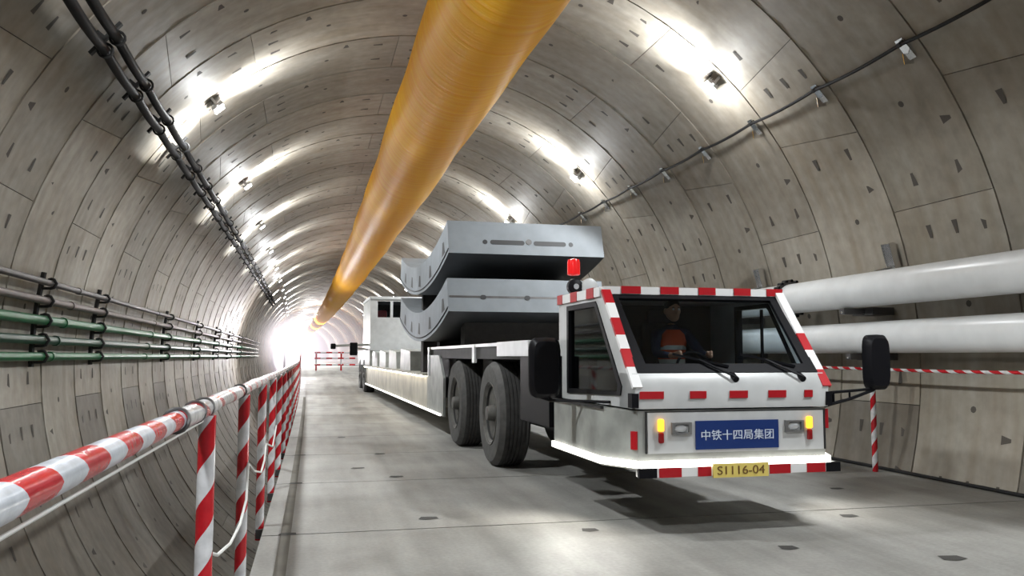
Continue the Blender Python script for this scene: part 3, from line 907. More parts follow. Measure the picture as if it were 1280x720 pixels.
# bumper blocks
mb = MB(); mb.span((-.88, -.05, .50), (.98, .06, .575), 0); bump = part(mb, 'bumper', M['tape_white'])
for x0, x1, m in ((-.9, -.74, 'black'), (-.72, -.52, 'red'), (-.37, -.25, 'red'), (.3, .5, 'red'), (.66, .84, 'red'), (.85, .99, 'black')):
    mb = MB(); mb.span((x0, -.056, .497), (x1, -.02, .578)); part(mb, 'bumper_marking', M[m], bump)
# hood
mb = MB()
mb.prism([(-.015, 1.06), (-.03, 1.24), (.05, 1.355), (.34, 1.355), (.34, 1.06)], -.91, .91, 'X'); hood = part(mb, 'hood', M['white'])
for x0, x1 in ((-.875, -.66), (-.42, -.27), (-.05, .12), (.32, .49), (.67, .75)):
    mb = MB(); mb.box(((x0 + x1) / 2, -.028, 1.175), (x1 - x0, .012, .062), 0, Matrix.Rotation(math.radians(4), 3, 'X')); part(mb, 'red_reflector', M['red'], hood)
# cab shell
side = [(.0, 1.06), (-.01, 1.25), (.70, 2.09), (.80, 2.13), (2.1, 2.13), (2.1, 1.06)]
hole = [(.30, 1.16), (.27, 1.24), (.88, 1.98), (.92, 2.02), (1.80, 2.02), (1.80, 1.12)]
for s, nm in ((-1, 'left'), (1, 'right')):
    if s > 0: hole = [(.24, 1.16), (.22, 1.24), (.80, 1.98), (.84, 2.02), (1.50, 2.02), (1.50, 1.12)]
    mb = MB(); mb.frame(side, hole, s * .91, s * .86, 'X'); wall = part(mb, 'cab_side', M['white'])
    # black window rubber, pane
    hi = [(.38, 1.19), (.35, 1.25), (.91, 1.94), (.95, 1.97), (1.74, 1.97), (1.74, 1.17)]
    if s > 0: hi = [(.31, 1.18), (.29, 1.24), (.83, 1.95), (.87, 1.98), (1.46, 1.98), (1.46, 1.15)]
    mb = MB(); mb.frame(hole, hi, s * .922, s * .85, 'X'); f = part(mb, 'side_window', M['black'], wall)
    mb = MB(); mb.prism(hi, s * .888, s * .882, 'X'); g = part(mb, 'pane', M['glass_side'] if s < 0 else M['glass'], f)
    mb = MB(); mb.span((s * .90 - .01, 1.02, 1.18), (s * .90 + .01, 1.05, 1.97)); part(mb, 'window_bar', M['black'], f) if s > 0 else mb.bm.free()
mb = MB(); mb.span((-.91, .74, 2.06), (.91, 2.1, 2.14), 0, .03); roof = part(mb, 'roof', M['white'])
mb = MB(); mb.span((-.86, 2.05, 1.06), (.86, 2.1, 2.07)); part(mb, 'rear_wall', M['inner'])
mb = MB(); mb.span((-.88, .3, 1.02), (.88, 2.06, 1.05)); part(mb, 'cab_floor', M['inner'])
# windshield: frame and pane lie in the slanted plane
wa, wb = Vector((0, .055, 1.355)), Vector((0, .715, 2.065))
wd = (wb - wa).normalized(); wn = Vector((0, -wd.z, wd.y))
Lw = (wb - wa).length
def wpt(x, s, d=0.0): return Vector((x, 0, 0)) + wa + wd * s + wn * d
def wpoly(pts): return [wpt(x, s) for x, s in pts]
mb = MB()
outer = [(-.86, 0), (.86, 0), (.86, Lw), (-.86, Lw)]; inner = [(-.76, .1), (.76, .1), (.78, Lw - .05), (-.78, Lw - .05)]
vs = [wpt(x, s, .012) for x, s in outer] + [wpt(x, s, .012) for x, s in inner] + [wpt(x, s, -.02) for x, s in outer] + [wpt(x, s, -.02) for x, s in inner]
fs = []
for i in range(4):
    j = (i + 1) % 4
    fs += [(i, j, 4 + j, 4 + i), (8 + i, 12 + i, 12 + j, 8 + j), (i, 8 + i, 8 + j, j), (4 + i, 4 + j, 12 + j, 12 + i)]
mb.faces(vs, fs)
ws = part(mb, 'windshield', M['black'])
mb = MB(); vs = [wpt(x, s, .002) for x, s in inner] + [wpt(x, s, -.004) for x, s in inner]
mb.faces(vs, [(0, 1, 2, 3), (7, 6, 5, 4), (0, 4, 5, 1), (1, 5, 6, 2), (2, 6, 7, 3), (3, 7, 4, 0)]); part(mb, 'pane', M['glass'], ws)
# tape on the pillars and the roof edge
def pillar_tape(s, bands):
    a = Vector((s * .895, -.03, 1.235)); b = Vector((s * .895, .70, 2.105))
    for f0, f1, m in bands:
        mb = MB(); mb.bar(a + (b - a) * (1 - f1), a + (b - a) * (1 - f0), .085, .03, up=wn); part(mb, 'pillar_tape', M[m])
pillar_tape(-1, [(0, .15, 'red'), (.15, .31, 'tape_white'), (.31, .49, 'red'), (.49, .63, 'tape_white'), (.63, .81, 'red'), (.81, 1, 'tape_white')])
pillar_tape(1, [(0, .46, 'tape_white'), (.46, .64, 'red'), (.64, .84, 'tape_white'), (.84, 1.0, 'red')])
mb = MB(); mb.span((-.91, .70, 2.075), (.92, .76, 2.145)); tp = part(mb, 'roof_tape', M['tape_white'])
for x0, x1 in ((-.74, -.55), (-.35, -.165), (.04, .215), (.41, .587), (.76, .93)):
    mb = MB(); mb.span((x0, .69, 2.08), (x1, .765, 2.15)); part(mb, 'red_band', M['red'], tp)
mb = MB(); mb.span((-.925, .78, 2.055), (-.90, 2.1, 2.145)); tp = part(mb, 'roof_tape', M['tape_white'])
for y0, y1 in ((.95, 1.15), (1.45, 1.65), (1.93, 2.1)):
    mb = MB(); mb.span((-.93, y0, 2.05), (-.895, y1, 2.15)); part(mb, 'red_band', M['red'], tp)
# corner reflectors and lower right pillar
mb = MB(); mb.box((-.905, .03, .80), (.06, .02, .15), 0, Matrix.Rotation(math.radians(-60), 3, 'Z')); part(mb, 'corner_reflector', M['red'])
mb = MB(); mb.box((.915, .05, .95), (.06, .03, .17)); part(mb, 'corner_reflector', M['red'])
for s in (-1, 1):
    mb = MB(); mb.span((s * .915 - .03, -.03, 1.07), (s * .915 + .03, .06, 1.19)); part(mb, 'hinge', M['black'])
# lamps on the front
for x in (-.69, .71):
    mb = MB(); mb.box((x, -.03, .925), (.055, .04, .105), 0, None, .015); part(mb, 'indicator_lamp', M['amber'], label='lit amber indicator lamp')
    mb = MB(); mb.box((x + .004, -.025, .82), (.045, .035, .09), 0, None, .012); part(mb, 'tail_lamp', M['tail'])
for x in (-.50, .565):
    mb = MB(); mb.frame([(x - .09, .845), (x + .09, .845), (x + .09, .945), (x - .09, .945)], [(x - .065, .86), (x + .065, .86), (x + .065, .93), (x - .065, .93)], -.035, .0, 'Y'); h = part(mb, 'headlamp', M['steel'])
    mb = MB(); mb.ball((x, -.012, .895), .06, 0, 14, (1, .35, .6)); part(mb, 'lens', M['head'], h)
# front plate with lettering
mb = MB(); mb.span((-.37, -.026, .715), (.41, -.012, .955)); pl_ = part(mb, 'name_plate', M['blue'])
text_mesh('中铁十四局集团', .092, 'lettering', M['letter'], pl_, (.02, -.0275, .835), width=.68)
mb = MB(); mb.span((-.245, -.085, .485), (.27, -.07, .60)); lp = part(mb, 'number_plate', M['yellow'])
text_mesh('S1116-04', .10, 'lettering', M['brownink'], lp, (.012, -.087, .545), width=.44)
# wipers
for x in (.02, .67):
    mb = MB(); mb.cyl((x, -.02, 1.30), (x, .06, 1.34), .028, 12); w = part(mb, 'wiper', M['black'])
    a = Vector((x, -.03, 1.32)); b = wpt(x - .28, .13, .03)
    mb = MB(); mb.tube([a, b], .012, 6); part(mb, 'arm', M['black'], w)
    mb = MB(); mb.bar(wpt(x - .5, .20, .025), wpt(x - .02, .055, .025), .02, .02); part(mb, 'blade', M['black'], w)
# mirrors
def mirror(x0, x1, y, z0, z1, name):
    cx, cz = (x0 + x1) / 2, (z0 + z1) / 2
    hw, hh = abs(x1 - x0) / 2, (z1 - z0) / 2
    poly = []
    for q in range(24):
        a = 2 * PI * q / 24; ca, sa = math.cos(a), math.sin(a)
        p = 0.42
        poly.append((cx + hw * math.copysign(abs(ca) ** p, ca), cz + hh * math.copysign(abs(sa) ** p, sa)))
    mb = MB()
    inn = [(cx + (px - cx) * .8, cz + (pz - cz) * .86) for px, pz in poly]
    n = len(poly)
    vs = [(a, y - .05, b) for a, b in inn] + [(a, y, b) for a, b in poly] + [(a, y + .06, b) for a, b in poly]
    fs = [list(range(n))] + [list(range(3 * n - 1, 2 * n - 1, -1))]
    for i in range(n):
        j = (i + 1) % n
        fs += [(i, j, n + j, n + i), (n + i, n + j, 2 * n + j, 2 * n + i)]
    mb.faces(vs, fs, 0, True)
    o = part(mb, name, M['black'])
    mb = MB(); mb.prism([(cx + (a - cx) * .92, cz + (b - cz) * .94) for a, b in poly], y + .06, y + .064, 'Y'); part(mb, 'mirror_glass', M['mirror_face'], o)
    return o
mr = mirror(1.44, 1.68, .15, 1.19, 1.70, 'mirror')
mb = MB()
mb.tube([(.91, .03, 1.175), (1.2, .1, 1.185), (1.5, .16, 1.20)], .013, 8); mb.tube([(.91, .03, 1.06), (1.2, .1, 1.11), (1.5, .16, 1.185), (1.56, .16, 1.22)], .015, 8)
mb.tube([(1.02, .06, 1.07), (1.02, .06, 1.18)], .012, 6); mb.tube([(1.22, .105, 1.12), (1.22, .105, 1.187)], .01, 6)
part(mb, 'mirror_arm', M['black'], mr)
ml = mirror(-1.50, -1.19, 1.15, 1.10, 1.68, 'mirror')
mb = MB(); mb.tube([(-.92, .55, 1.09), (-1.1, .9, 1.085), (-1.3, 1.16, 1.08), (-1.42, 1.16, 1.12)], .014, 8); part(mb, 'mirror_arm', M['black'], ml)
# roof beacon, work lamp, horn
mb = MB(); mb.cyl((-.80, 1.92, 2.14), (-.80, 1.92, 2.32), .035, 10); bc = part(mb, 'beacon', M['white_dirty'])
mb = MB(); mb.lathe([(.05, 2.42 - .06), (.068, 2.37), (.068, 2.50), (.06, 2.53), (.02, 2.54)], (-.80, 1.92, 0), 'Z', 20); part(mb, 'red_lens', M['beacon'], bc)
mb = MB(); mb.lathe([(.055, .05), (.082, .0), (.082, -.07), (.06, -.085)], (-.84, 1.8, 2.225), 'Y', 20); wl = part(mb, 'work_lamp', M['black'])
mb = MB(); mb.lathe([(.03, -.088), (.028, -.095), (.01, -.098)], (-.84, 1.8, 2.225), 'Y', 14); part(mb, 'lens', M['head'], wl)
mb = MB(); mb.lathe([(.03, .16), (.05, .10), (.085, 0), (.09, -.06), (.06, -.07)], (-.69, 1.78, 2.225), 'Y', 20); part(mb, 'horn', M['white'])

# cab inside
mb = MB(); mb.span((-.84, .32, 1.05), (.84, .62, 1.30), 0, .04); part(mb, 'dashboard', M['inner'])
mb = MB(); mb.span((-.16, 1.15, 1.06), (.32, 1.62, 1.22), 0, .05); st = part(mb, 'driver_seat', M['seat'])
mb = MB(); mb.box((.08, 1.66, 1.52), (.46, .12, .66), 0, Matrix.Rotation(math.radians(-8), 3, 'X'), .05); part(mb, 'backrest', M['seat'], st)
mb = MB(); mb.box((.08, 1.73, 1.92), (.26, .08, .16), 0, None, .03); part(mb, 'headrest', M['seat'], st)
mb = MB()
sc_ = Vector((.08, .86, 1.37)); sn = Matrix.Rotation(math.radians(-28), 3, 'X')
mb.tube([sc_ + sn @ Vector((.19 * math.cos(a), 0, .19 * math.sin(a))) for a in [2 * PI * q / 28 for q in range(28)]], .014, 8, closed=True)
for a in (0.2, PI - .2, -PI / 2): mb.tube([sc_, sc_ + sn @ Vector((.185 * math.cos(a), 0, .185 * math.sin(a)))], .011, 6)
mb.ball(sc_, .045)
mb.tube([sc_, (.08, .6, 1.2)], .022, 8)
part(mb, 'steering_wheel', M['black'])

# wheels
def wheel(x, y, s):
    """s = outward side"""
    r = .715
    mb = MB()
    prof = [(.40, .0), (.43, .0), (.58, .025), (.655, .01), (.69, -.03), (r, -.06)]
    w = .40
    for g in range(5):
        o0 = -.075 - g * .052
        prof += [(r, o0), (r, o0 - .038), (r - .018, o0 - .041), (r - .018, o0 - .049)]
    prof += [(r, -.37), (.69, -w), (.6, -w - .01), (.40, -w)]
    prof = [(a, s * b) for a, b in prof]
    n = len(prof)
    mis = [0] * 5 + [1] * (n - 8) + [0] * 2
    mb.lathe(prof, (x, y, r), 'X', 48, 0, True, mis, caps=False)
    t = part(mb, 'wheel', [M['rubber'], M['tread']], angle=35)
    mb = MB()
    pr = [(.02, -.06), (.13, -.06), (.14, -.09), (.15, -.2), (.30, -.24), (.345, -.22), (.37, -.03), (.425, .012), (.432, -.01), (.432, -.06)]
    mb.lathe([(a, s * b) for a, b in pr], (x, y, r), 'X', 36, 0, True, [1, 1, 0, 0, 0, 0, 1, 1, 1]); rm = part(mb, 'rim', [M['chassis'], M['rim']], t)  # dish faces take a darker colour to paint in the recess shade
    mb = MB(); mb.lathe([(.02, s * .05), (.09, s * .045), (.105, s * .02), (.12, s * -.1)], (x, y, r), 'X', 20); part(mb, 'hub', M['rim'], t)
    mb = MB()
    for q in range(10):
        a = 2 * PI * q / 10
        c = Vector((x, y + .235 * math.cos(a), r + .235 * math.sin(a)))
        mb.cyl(c + Vector((s * -.235, 0, 0)), c + Vector((s * -.18, 0, 0)), .022, 6)
    part(mb, 'wheel_nut', M['rim'], t)
    return t
for y in (4.85, 7.55, 28.7, 31.0):
    for s in (-1, 1): wheel(s * W, y, s)
# chassis, axles, fenders, platform
mb = MB()
mb.span((-.45, 1.8, .55), (-.2, 10.9, 1.0)); mb.span((.2, 1.8, .55), (.45, 10.9, 1.0)); mb.span((-.45, 26.5, .6), (.45, 32.5, 1.0))
mb.span((-.6, 1.75, .62), (.6, 3.7, 1.54))
part(mb, 'chassis_frame', M['chassis'])
for y in (4.85, 7.55, 28.7, 31.0):
    mb = MB(); mb.cyl((-.95, y, .715), (.95, y, .715), .11, 14); mb.ball((0, y, .715), .26); part(mb, 'axle', M['chassis'])
mb = MB(); mb.span((-W, 2.5, 1.635), (W, 10.7, 1.68)); part(mb, 'front_platform', M['white'])
mb = MB(); mb.span((-W + .02, 2.55, 1.46), (W - .02, 10.6, 1.634)); mb.span((-.8, 5.85, 1.0), (.8, 6.5, 1.5)); mb.span((-.85, 8.6, .7), (.85, 10.4, 1.5)); part(mb, 'platform_beam', M['chassis'])
mb = MB(); mb.span((-W - .02, 2.75, 1.50), (-W + .05, 4.35, 1.685)); part(mb, 'tool_box', M['white'])
mb = MB(); mb.span((-W + .005, 2.0, .75), (-W + .16, 3.2, 1.50)); part(mb, 'mud_flap', M['black'])
for y in (5.9,): 
    mb = MB(); mb.span((-W - .01, y, 1.4), (-W + .03, y + .18, 1.67)); part(mb, 'side_bracket', M['white'])
mb = MB(); mb.prism([(8.75, .40), (10.75, .40), (10.75, 1.52), (9.3, 1.52), (8.75, 1.1)], -W - .005, -W + .04, 'X'); part(mb, 'side_plate', M['white_dirty'])
mb = MB(); mb.span((-W - .02, 10.45, 1.1), (-W + .06, 10.62, 1.68)); part(mb, 'stake', M['white'])
# low bed with light strips
mb = MB(); mb.span((-W, 10.7, .44), (W, 27.6, 1.10)); part(mb, 'low_bed', M['bed'])
mb = MB(); mb.span((-W - .10, 10.8, 1.10), (W + .10, 27.6, 1.14)); part(mb, 'bed_ledge', M['bed'])
for s in (-1,):
    mb = MB(); mb.span((s * (W + .092), 10.9, 1.075), (s * (W + .065), 27.4, 1.10)); part(mb, 'light_strip', M['led_bed'])
    mb = MB(); mb.span((s * (W + .03), 9.0, .395), (s * (W + .002), 27.5, .43)); part(mb, 'light_strip', M['led'])
for y in (14.2, 17.3, 20.4, 23.4):
    mb = MB(); mb.prism([(y, 1.14), (y + 2.2, 1.14), (y + 2.1, 1.70), (y + .1, 1.62)], -.98, .98, 'X'); part(mb, 'cradle', M['white_dirty'])
# rear deck and rear cab
mb = MB(); mb.span((-W, 25.9, 1.14), (W, 32.5, 1.72)); part(mb, 'rear_platform', M['white_dirty'])
mb = MB(); mb.span((-W, 26.9, .45), (-W + .5, 27.7, 1.2)); mb.span((W - .5, 26.9, .45), (W, 27.7, 1.2)); part(mb, 'rear_gooseneck', M['bed'])
mb = MB()
ro = [(-W, 1.72), (W, 1.72), (W, 3.70), (-W, 3.70)]; ri = [(-.78, 2.98), (.5, 2.98), (.62, 3.6), (-.78, 3.6)]
mb.frame(ro, ri, 25.8, 25.88, 'Y'); rc = part(mb, 'rear_cab', M['white'])
mb = MB(); mb.span((-.30, 25.79, 2.98), (-.2, 25.87, 3.6)); part(mb, 'window_post', M['white'], rc)
mb = MB(); mb.prism(ri, 25.84, 25.845, 'Y'); part(mb, 'pane', M['glass'], rc)
mb = MB(); mb.span((-W, 25.88, 1.72), (-W + .05, 29.4, 3.70)); part(mb, 'side_panel', M['white_dirty'], rc)
mb = MB(); mb.span((W - .05, 25.88, 1.72), (W, 29.4, 3.70)); part(mb, 'side_panel', M['white_dirty'], rc)
mb = MB(); mb.span((-W - .03, 25.75, 3.68), (W + .03, 29.4, 3.78)); part(mb, 'roof', M['white'], rc)
mb = MB(); mb.span((-W + .05, 29.3, 1.72), (W - .05, 29.4, 3.70)); part(mb, 'back_panel', M['inner'], rc)
mb = MB(); mb.span((-.72, 26.6, 2.5), (-.34, 27.2, 3.3), 0, .08); part(mb, 'seat', M['redseat'], rc)
mb = MB(); mb.tube([(-W, 26.6, 1.95), (-1.7, 26.6, 1.93), (-2.3, 26.6, 1.9)], .05, 8); mb.tube([(-W, 26.6, 1.75), (-1.7, 26.6, 1.83)], .04, 8); ra = part(mb, 'mirror_arm', M['white'])
mb = MB(); mb.box((-1.62, 26.6, 1.78), (.3, .12, .5), 0, None, .04); part(mb, 'mirror_head', M['black'], ra)
mb = MB(); mb.box((-2.4, 26.6, 1.88), (.2, .12, .22), 0, None, .04); part(mb, 'mirror_head', M['black'], ra)

# ------------------------------------------------------------------ concrete lining segments on the truck
TRM = Matrix.Translation((1.52, 6.65, 0)) @ Matrix.Rotation(math.radians(1.0), 4, 'Z')
HC, SAG, TH, HW = 3.22, .46, .57, 1.33
RI = (HC * HC + SAG * SAG) / (2 * SAG)
TA = math.asin(HC / RI)
def seg_mesh(upper):
    mb = MB(); n = 28
    def pt(a, r, x): return (x, r * math.sin(a), RI * math.cos(TA) - r * math.cos(a))   # inner end edges at z = 0
    vs = []
    for q in range(n + 1):
        a = -TA + 2 * TA * q / n
        vs += [pt(a, RI, -HW), pt(a, RI, HW), pt(a, RI + TH, HW), pt(a, RI + TH, -HW)]
    fs = [(0, 1, 2, 3), (4 * n + 3, 4 * n + 2, 4 * n + 1, 4 * n)]
    for q in range(n):
        b = 4 * q
        for e in range(4):
            f = (e + 1) % 4
            fs.append((b + e, b + 4 + e, b + 4 + f, b + f))
    fc = mb.faces(vs, fs, 0)
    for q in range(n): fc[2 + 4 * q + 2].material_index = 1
    bmesh.ops.bevel(mb.bm, geom=[e for e in mb.bm.edges if len(e.link_faces) == 2 and e.calc_face_angle(0) > 1.0], offset=.012, segments=1, affect='EDGES')
    return mb, pt
def make_segment(label, z_front, tilt, upper):
    world = TRM @ Matrix.Translation((0, 6.86 + HC, z_front + .07)) @ Matrix.Rotation(tilt, 4, 'X')
    t = thing('tunnel_lining_segment', label, 'concrete segment', world.translation, 0, 'concrete lining segments stacked on the truck')
    t.rotation_euler = world.to_euler()
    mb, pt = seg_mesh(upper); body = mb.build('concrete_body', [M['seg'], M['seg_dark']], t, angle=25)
    # gear on the front end face: local frame of that face
    def fp(x, d, out):      # x across, d = depth from the inner edge, out = stand-off
        a = -TA
        tn = Vector((0, -math.cos(a), -math.sin(a) * -1 * -1))
        base = Vector(pt(a, RI + d, x))
        tv = Vector((0, -math.cos(TA), math.sin(TA)))
        return base + tv * out
    def slot(x0, x1, d0, d1, name, m, out=.004, rnd=.45):
        mb = MB(); mid = (d0 + d1) / 2; h = (d1 - d0) / 2
        poly = []
        for q in range(9): a_ = PI / 2 + PI * q / 8; poly.append((x0 + h + h * math.cos(a_), mid + h * math.sin(a_)))
        for q in range(9): a_ = -PI / 2 + PI * q / 8; poly.append((x1 - h + h * math.cos(a_), mid + h * math.sin(a_)))
        k = len(poly)
        vs = [fp(x, d, out) for x, d in poly] + [fp(x, d, -.002) for x, d in poly]
        mb.faces(vs, [list(range(k))] + [(i, (i + 1) % k, k + (i + 1) % k, k + i) for i in range(k)])
        return mb.build(name, M[m], t)
    X = lambda f: -HW + 2 * HW * f
    if upper:
        for f0, f1 in ((.262, .482), (.54, .752)): slot(X(f0), X(f1), .32, .40, 'slot', 'gasket')
        for f in (.23, .784): slot(X(f) - .04, X(f) + .04, .32, .40, 'bolt_hole', 'gasket')
        slot(X(.51) - .05, X(.51) + .05, .29, .39, 'dowel', 'greypipe', .008)
    else:
        slot(-HW + .02, HW - .02, .30, .335, 'seal_groove', 'greypipe', .004)
        for f in (.22, .5, .78): slot(X(f) - .05, X(f) + .05, .285, .36, 'bolt_hole', 'gasket', .008)
    # pockets on the left arc face
    for a in (-.86, -.42, .0, .35, .7):
        mb = MB(); aa = TA * a; da = .012
        vs = [Vector(pt(aa + da * s1, RI + d, -HW - .004)) for s1, d in ((-.5, .22), (.5, .20), (1.1, .42), (-1.1, .44))]
        mb.faces(vs, [(0, 1, 2, 3)]); mb.build('bolt_pocket', M['gasket'], t)
    # sealing gasket along the outer edges
    mb = MB()
    for x in (-HW - .003, HW + .003):
        mb.tube([pt(-TA + 2 * TA * q / 28, RI + TH - .07, x) for q in range(29)], .012, 6)
    mb.build('sealing_gasket', M['gasket'], t)
    return t
tl = math.radians(1.0)
make_segment('upper curved grey concrete segment with two long slots in its front end', 3.70, tl, True)
make_segment('lower curved grey concrete segment resting on the truck under another', 2.755, tl, False)
# packing timbers between and under the segments
def inner_z(y, zf):      # height of the inner face of a segment at local offset y from its middle
    return zf + .07 + RI * math.cos(TA) - math.sqrt(max(0, RI * RI - y * y)) + y * math.sin(tl)
j = 0
names = [('front left', -1), ('front right', 1), ('rear left', -1), ('rear right', 1)]
for dy, w in ((-1.6, 0), (1.6, 2)):
    for s in (-1, 1):
        zl = inner_z(dy, 2.755); zu = inner_z(dy, 3.70) - TH * 1.012
        mb = MB(); p = TRM @ Vector((s * .8, 6.86 + HC + dy, 0))
        q_ = -math.asin(dy / RI)
        mb.box((p.x, p.y, (zl + zu) / 2), (.5, .22, zu - zl - .006), 0, Matrix.Rotation(-q_, 3, 'X'))
        tag(mb.build('packing_timber', M['timber']), 'dark packing timber between the two segments, %s one' % names[w + (s > 0)][0], 'timber', 'packing timbers between the segments')
for dy in (-2.6, 0.0, 2.3):
    yc = 6.86 + HC + dy
    base = 1.68 if dy < 1 else 1.14
    z0 = inner_z(dy - .18, 2.755) - TH * 1.03; z1 = inner_z(dy + .18, 2.755) - TH * 1.03
    mb = MB()
    mb.prism([(yc - .18, base), (yc + .18, base), (yc + .18, max(base + .01, z1)), (yc - .18, max(base + .01, z0))], -.95, .95, 'X')
    part(mb, 'saddle', M['timber'])

# ------------------------------------------------------------------ the driver
def make_driver():
    base = TRM @ Vector((.08, 1.45, 1.225))
    t = thing('driver', 'person in an orange vest sitting at the wheel behind the windshield', 'person', base, math.radians(1.0))
    V = {}; E = []; rad = {}
    def v(n, co, r): V[n] = Vector(co); rad[n] = r
    v('pelvis', (0, -.02, .08), .13); v('waist', (0, -.02, .24), .125); v('chest', (0, -.03, .42), .14); v('neck0', (0, -.045, .555), .065); v('neck1', (0, -.06, .62), .055)
    E += [('pelvis', 'waist'), ('waist', 'chest'), ('chest', 'neck0'), ('neck0', 'neck1')]
    for s, n in ((-1, 'l'), (1, 'r')):
        v('sh' + n, (s * .17, -.04, .50), .068); v('el' + n, (s * .25, -.22, .30), .048); v('wr' + n, (s * .195, -.46, .28), .032); v('pm' + n, (s * .175, -.535, .285), .034)
        E += [('chest', 'sh' + n), ('sh' + n, 'el' + n), ('el' + n, 'wr' + n), ('wr' + n, 'pm' + n)]
        v('hp' + n, (s * .09, -.08, .07), .085); v('kn' + n, (s * .12, -.46, .10), .065); v('an' + n, (s * .12, -.55, -.12), .045)
        E += [('pelvis', 'hp' + n), ('hp' + n, 'kn' + n), ('kn' + n, 'an' + n)]
        for q in range(4):       # fingers closed over the rim
            o = (q - 1.5) * .018; ln = (.9, 1.05, 1.0, .8)[q]
            b0 = V['pm' + n] + Vector((s * .0, -.02, 0)) + Vector((0, 0, o + .01))
            v('f%s%da' % (n, q), b0 + Vector((0, -.03 * ln, 0)), .011); v('f%s%db' % (n, q), b0 + Vector((-s * .012, -.052 * ln, 0)), .0095); v('f%s%dc' % (n, q), b0 + Vector((-s * .032, -.05 * ln, 0)), .008)
            E += [('pm' + n, 'f%s%da' % (n, q)), ('f%s%da' % (n, q), 'f%s%db' % (n, q)), ('f%s%db' % (n, q), 'f%s%dc' % (n, q))]
        v('t%sa' % n, V['pm' + n] + Vector((-s * .03, -.005, .03)), .012); v('t%sb' % n, V['pm' + n] + Vector((-s * .04, -.03, .035)), .010)
        E += [('pm' + n, 't%sa' % n), ('t%sa' % n, 't%sb' % n)]
    names = list(V); idx = {n: i for i, n in enumerate(names)}
    me = bpy.data.meshes.new('body'); me.from_pydata([V[n] for n in names], [(idx[a], idx[b]) for a, b in E], [])
    o = bpy.data.objects.new('body', me); C.objects.link(o)
    sk = o.modifiers.new('skin', 'SKIN'); 
    if not me.skin_vertices: 
        pass
    for n in names:
        me.skin_vertices[0].data[idx[n]].radius = (rad[n], rad[n] * (.8 if n in ('pelvis', 'waist', 'chest') else 1))
    me.skin_vertices[0].data[0].use_root = True
    ss = o.modifiers.new('sub', 'SUBSURF'); ss.levels = 1; ss.render_levels = 1
    bpy.context.view_layer.update()
    m1 = bpy.data.meshes.new_from_object(o.evaluated_get(bpy.context.evaluated_depsgraph_get()))
    # add the head, then fuse everything to one surface
    bm = bmesh.new(); bm.from_mesh(m1)
    def blob(c, s):
        r = bmesh.ops.create_uvsphere(bm, u_segments=20, v_segments=14, radius=1)
        for q in r['verts']: q.co = Vector((q.co.x * s[0], q.co.y * s[1], q.co.z * s[2])) + Vector(c)
    hc = Vector((0, -.085, .745))
    blob(hc, (.076, .095, .108)); blob(hc + Vector((0, -.03, -.06)), (.055, .062, .06))
    blob(hc + Vector((0, -.1, -.02)), (.014, .02, .025))
    for s in (-1, 1): blob(hc + Vector((s * .078, .01, -.01)), (.012, .025, .034))
    blob(hc + Vector((0, -.092, -.062)), (.026, .01, .009))
    me2 = bpy.data.meshes.new('body'); bm.to_mesh(me2); bm.free()
    bpy.data.objects.remove(o)
    o = bpy.data.objects.new('body', me2); C.objects.link(o)
    rm = o.modifiers.new('fuse', 'REMESH'); rm.mode = 'VOXEL'; rm.voxel_size = .0085; rm.use_smooth_shade = True
    bpy.context.view_layer.update()
    m3 = bpy.data.meshes.new_from_object(o.evaluated_get(bpy.context.evaluated_depsgraph_get()))
    bpy.data.objects.remove(o)
    m3.materials.clear()
    for k in ('skin', 'shirt', 'trousers'): m3.materials.append(M[k])
    for p in m3.polygons:
        c = p.center; i = 1
        if c.z > .60 and abs(c.x) < .12: i = 0
        elif c.y < -.455 and c.z > .2: i = 0
        elif c.z < .17: i = 2
        p.material_index = i; p.use_smooth = True
    o = bpy.data.objects.new('body', m3); C.objects.link(o); o.parent = t
    # vest: shell over the torso
    mb = MB(); rings = []
    prof = [(.10, .150, .118), (.2, .142, .115), (.32, .15, .122), (.42, .165, .125), (.50, .15, .105), (.545, .10, .085)]
    n = 28
    for z, rx, ry in prof:
        rings.append([(rx * math.cos(2 * PI * q / n), -.03 + ry * 1.12 * math.sin(2 * PI * q / n), z) for q in range(n)])
    vs = [p for r in rings for p in r]
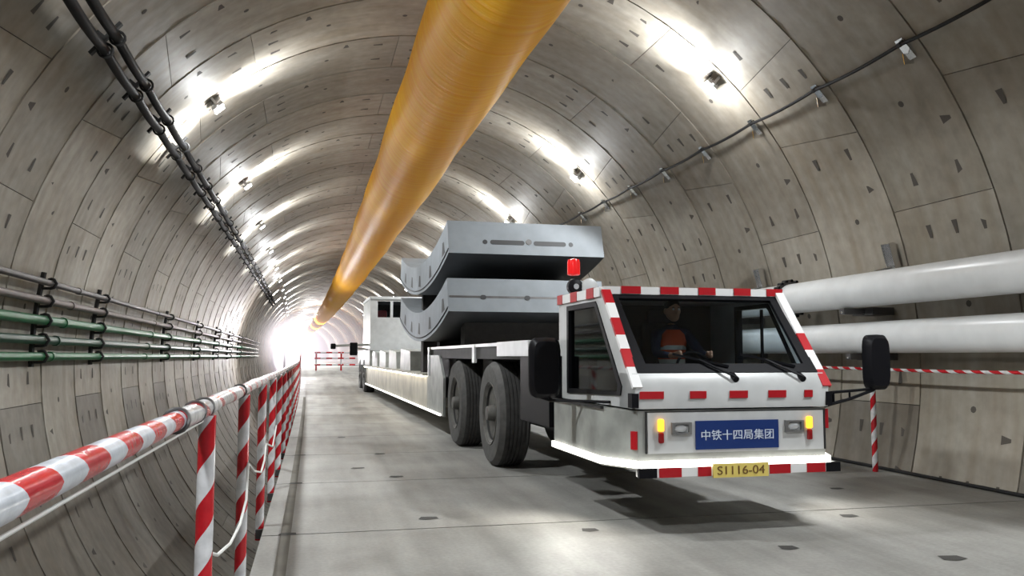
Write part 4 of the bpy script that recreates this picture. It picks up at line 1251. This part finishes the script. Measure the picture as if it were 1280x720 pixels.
    fs = [(i * n + q, i * n + (q + 1) % n, (i + 1) * n + (q + 1) % n, (i + 1) * n + q) for i in range(len(rings) - 1) for q in range(n)]
    mb.faces(vs, fs, 0, True); ve = mb.build('vest', M['vest'], t)
    mb = MB()
    for z, rx, ry in ((.20, .144, .117), (.34, .154, .125)):
        vs = [(rx * 1.01 * math.cos(2 * PI * q / n), -.03 + ry * 1.13 * math.sin(2 * PI * q / n), z + h) for h in (0, .045) for q in range(n)]
        mb.faces(vs, [(q, (q + 1) % n, n + (q + 1) % n, n + q) for q in range(n)], 0, True)
    mb.build('reflective_band', M['reflect'], ve)
    mb = MB(); mb.ball(hc + Vector((0, .012, .035)), 1, 0, 20, (.082, .095, .085)); mb.build('hair', M['hair'], t)
    for s in (-1, 1):
        mb = MB(); mb.ball(hc + Vector((s * .03, -.086, .005)), .0115, 0, 10); mb.build('eye', M['eye'], t)
        mb = MB(); mb.ball(hc + Vector((s * .03, -.088, .024)), 1, 0, 8, (.018, .008, .004)); mb.build('eyebrow', M['hair'], t)
make_driver()

# ------------------------------------------------------------------ camera, world
cam = bpy.data.cameras.new('camera'); co = bpy.data.objects.new('camera', cam); C.objects.link(co)
psi, th = .2285, .081
co.location = (-1.98, 0, 1.5)
co.rotation_euler = Euler((PI / 2 + th, 0, -psi), 'XYZ')
cam.sensor_width = 36.0; cam.lens = 1050.0 * 36.0 / 1280.0; cam.clip_start = 0.05; cam.clip_end = 400
sc = bpy.context.scene
sc.camera = co
w = bpy.data.worlds.new('world'); sc.world = w; w.use_nodes = True
w.node_tree.nodes['Background'].inputs['Color'].default_value = (0.8, 0.86, 0.95, 1)
w.node_tree.nodes['Background'].inputs['Strength'].default_value = 0.35
sc.view_settings.view_transform = 'Standard'
sc.view_settings.exposure = -0.7
try:
    sc.cycles.use_denoising = True
    sc.cycles.max_bounces = 6; sc.cycles.diffuse_bounces = 4; sc.cycles.transparent_max_bounces = 8
    sc.cycles.sample_clamp_indirect = 6.0
except Exception: pass
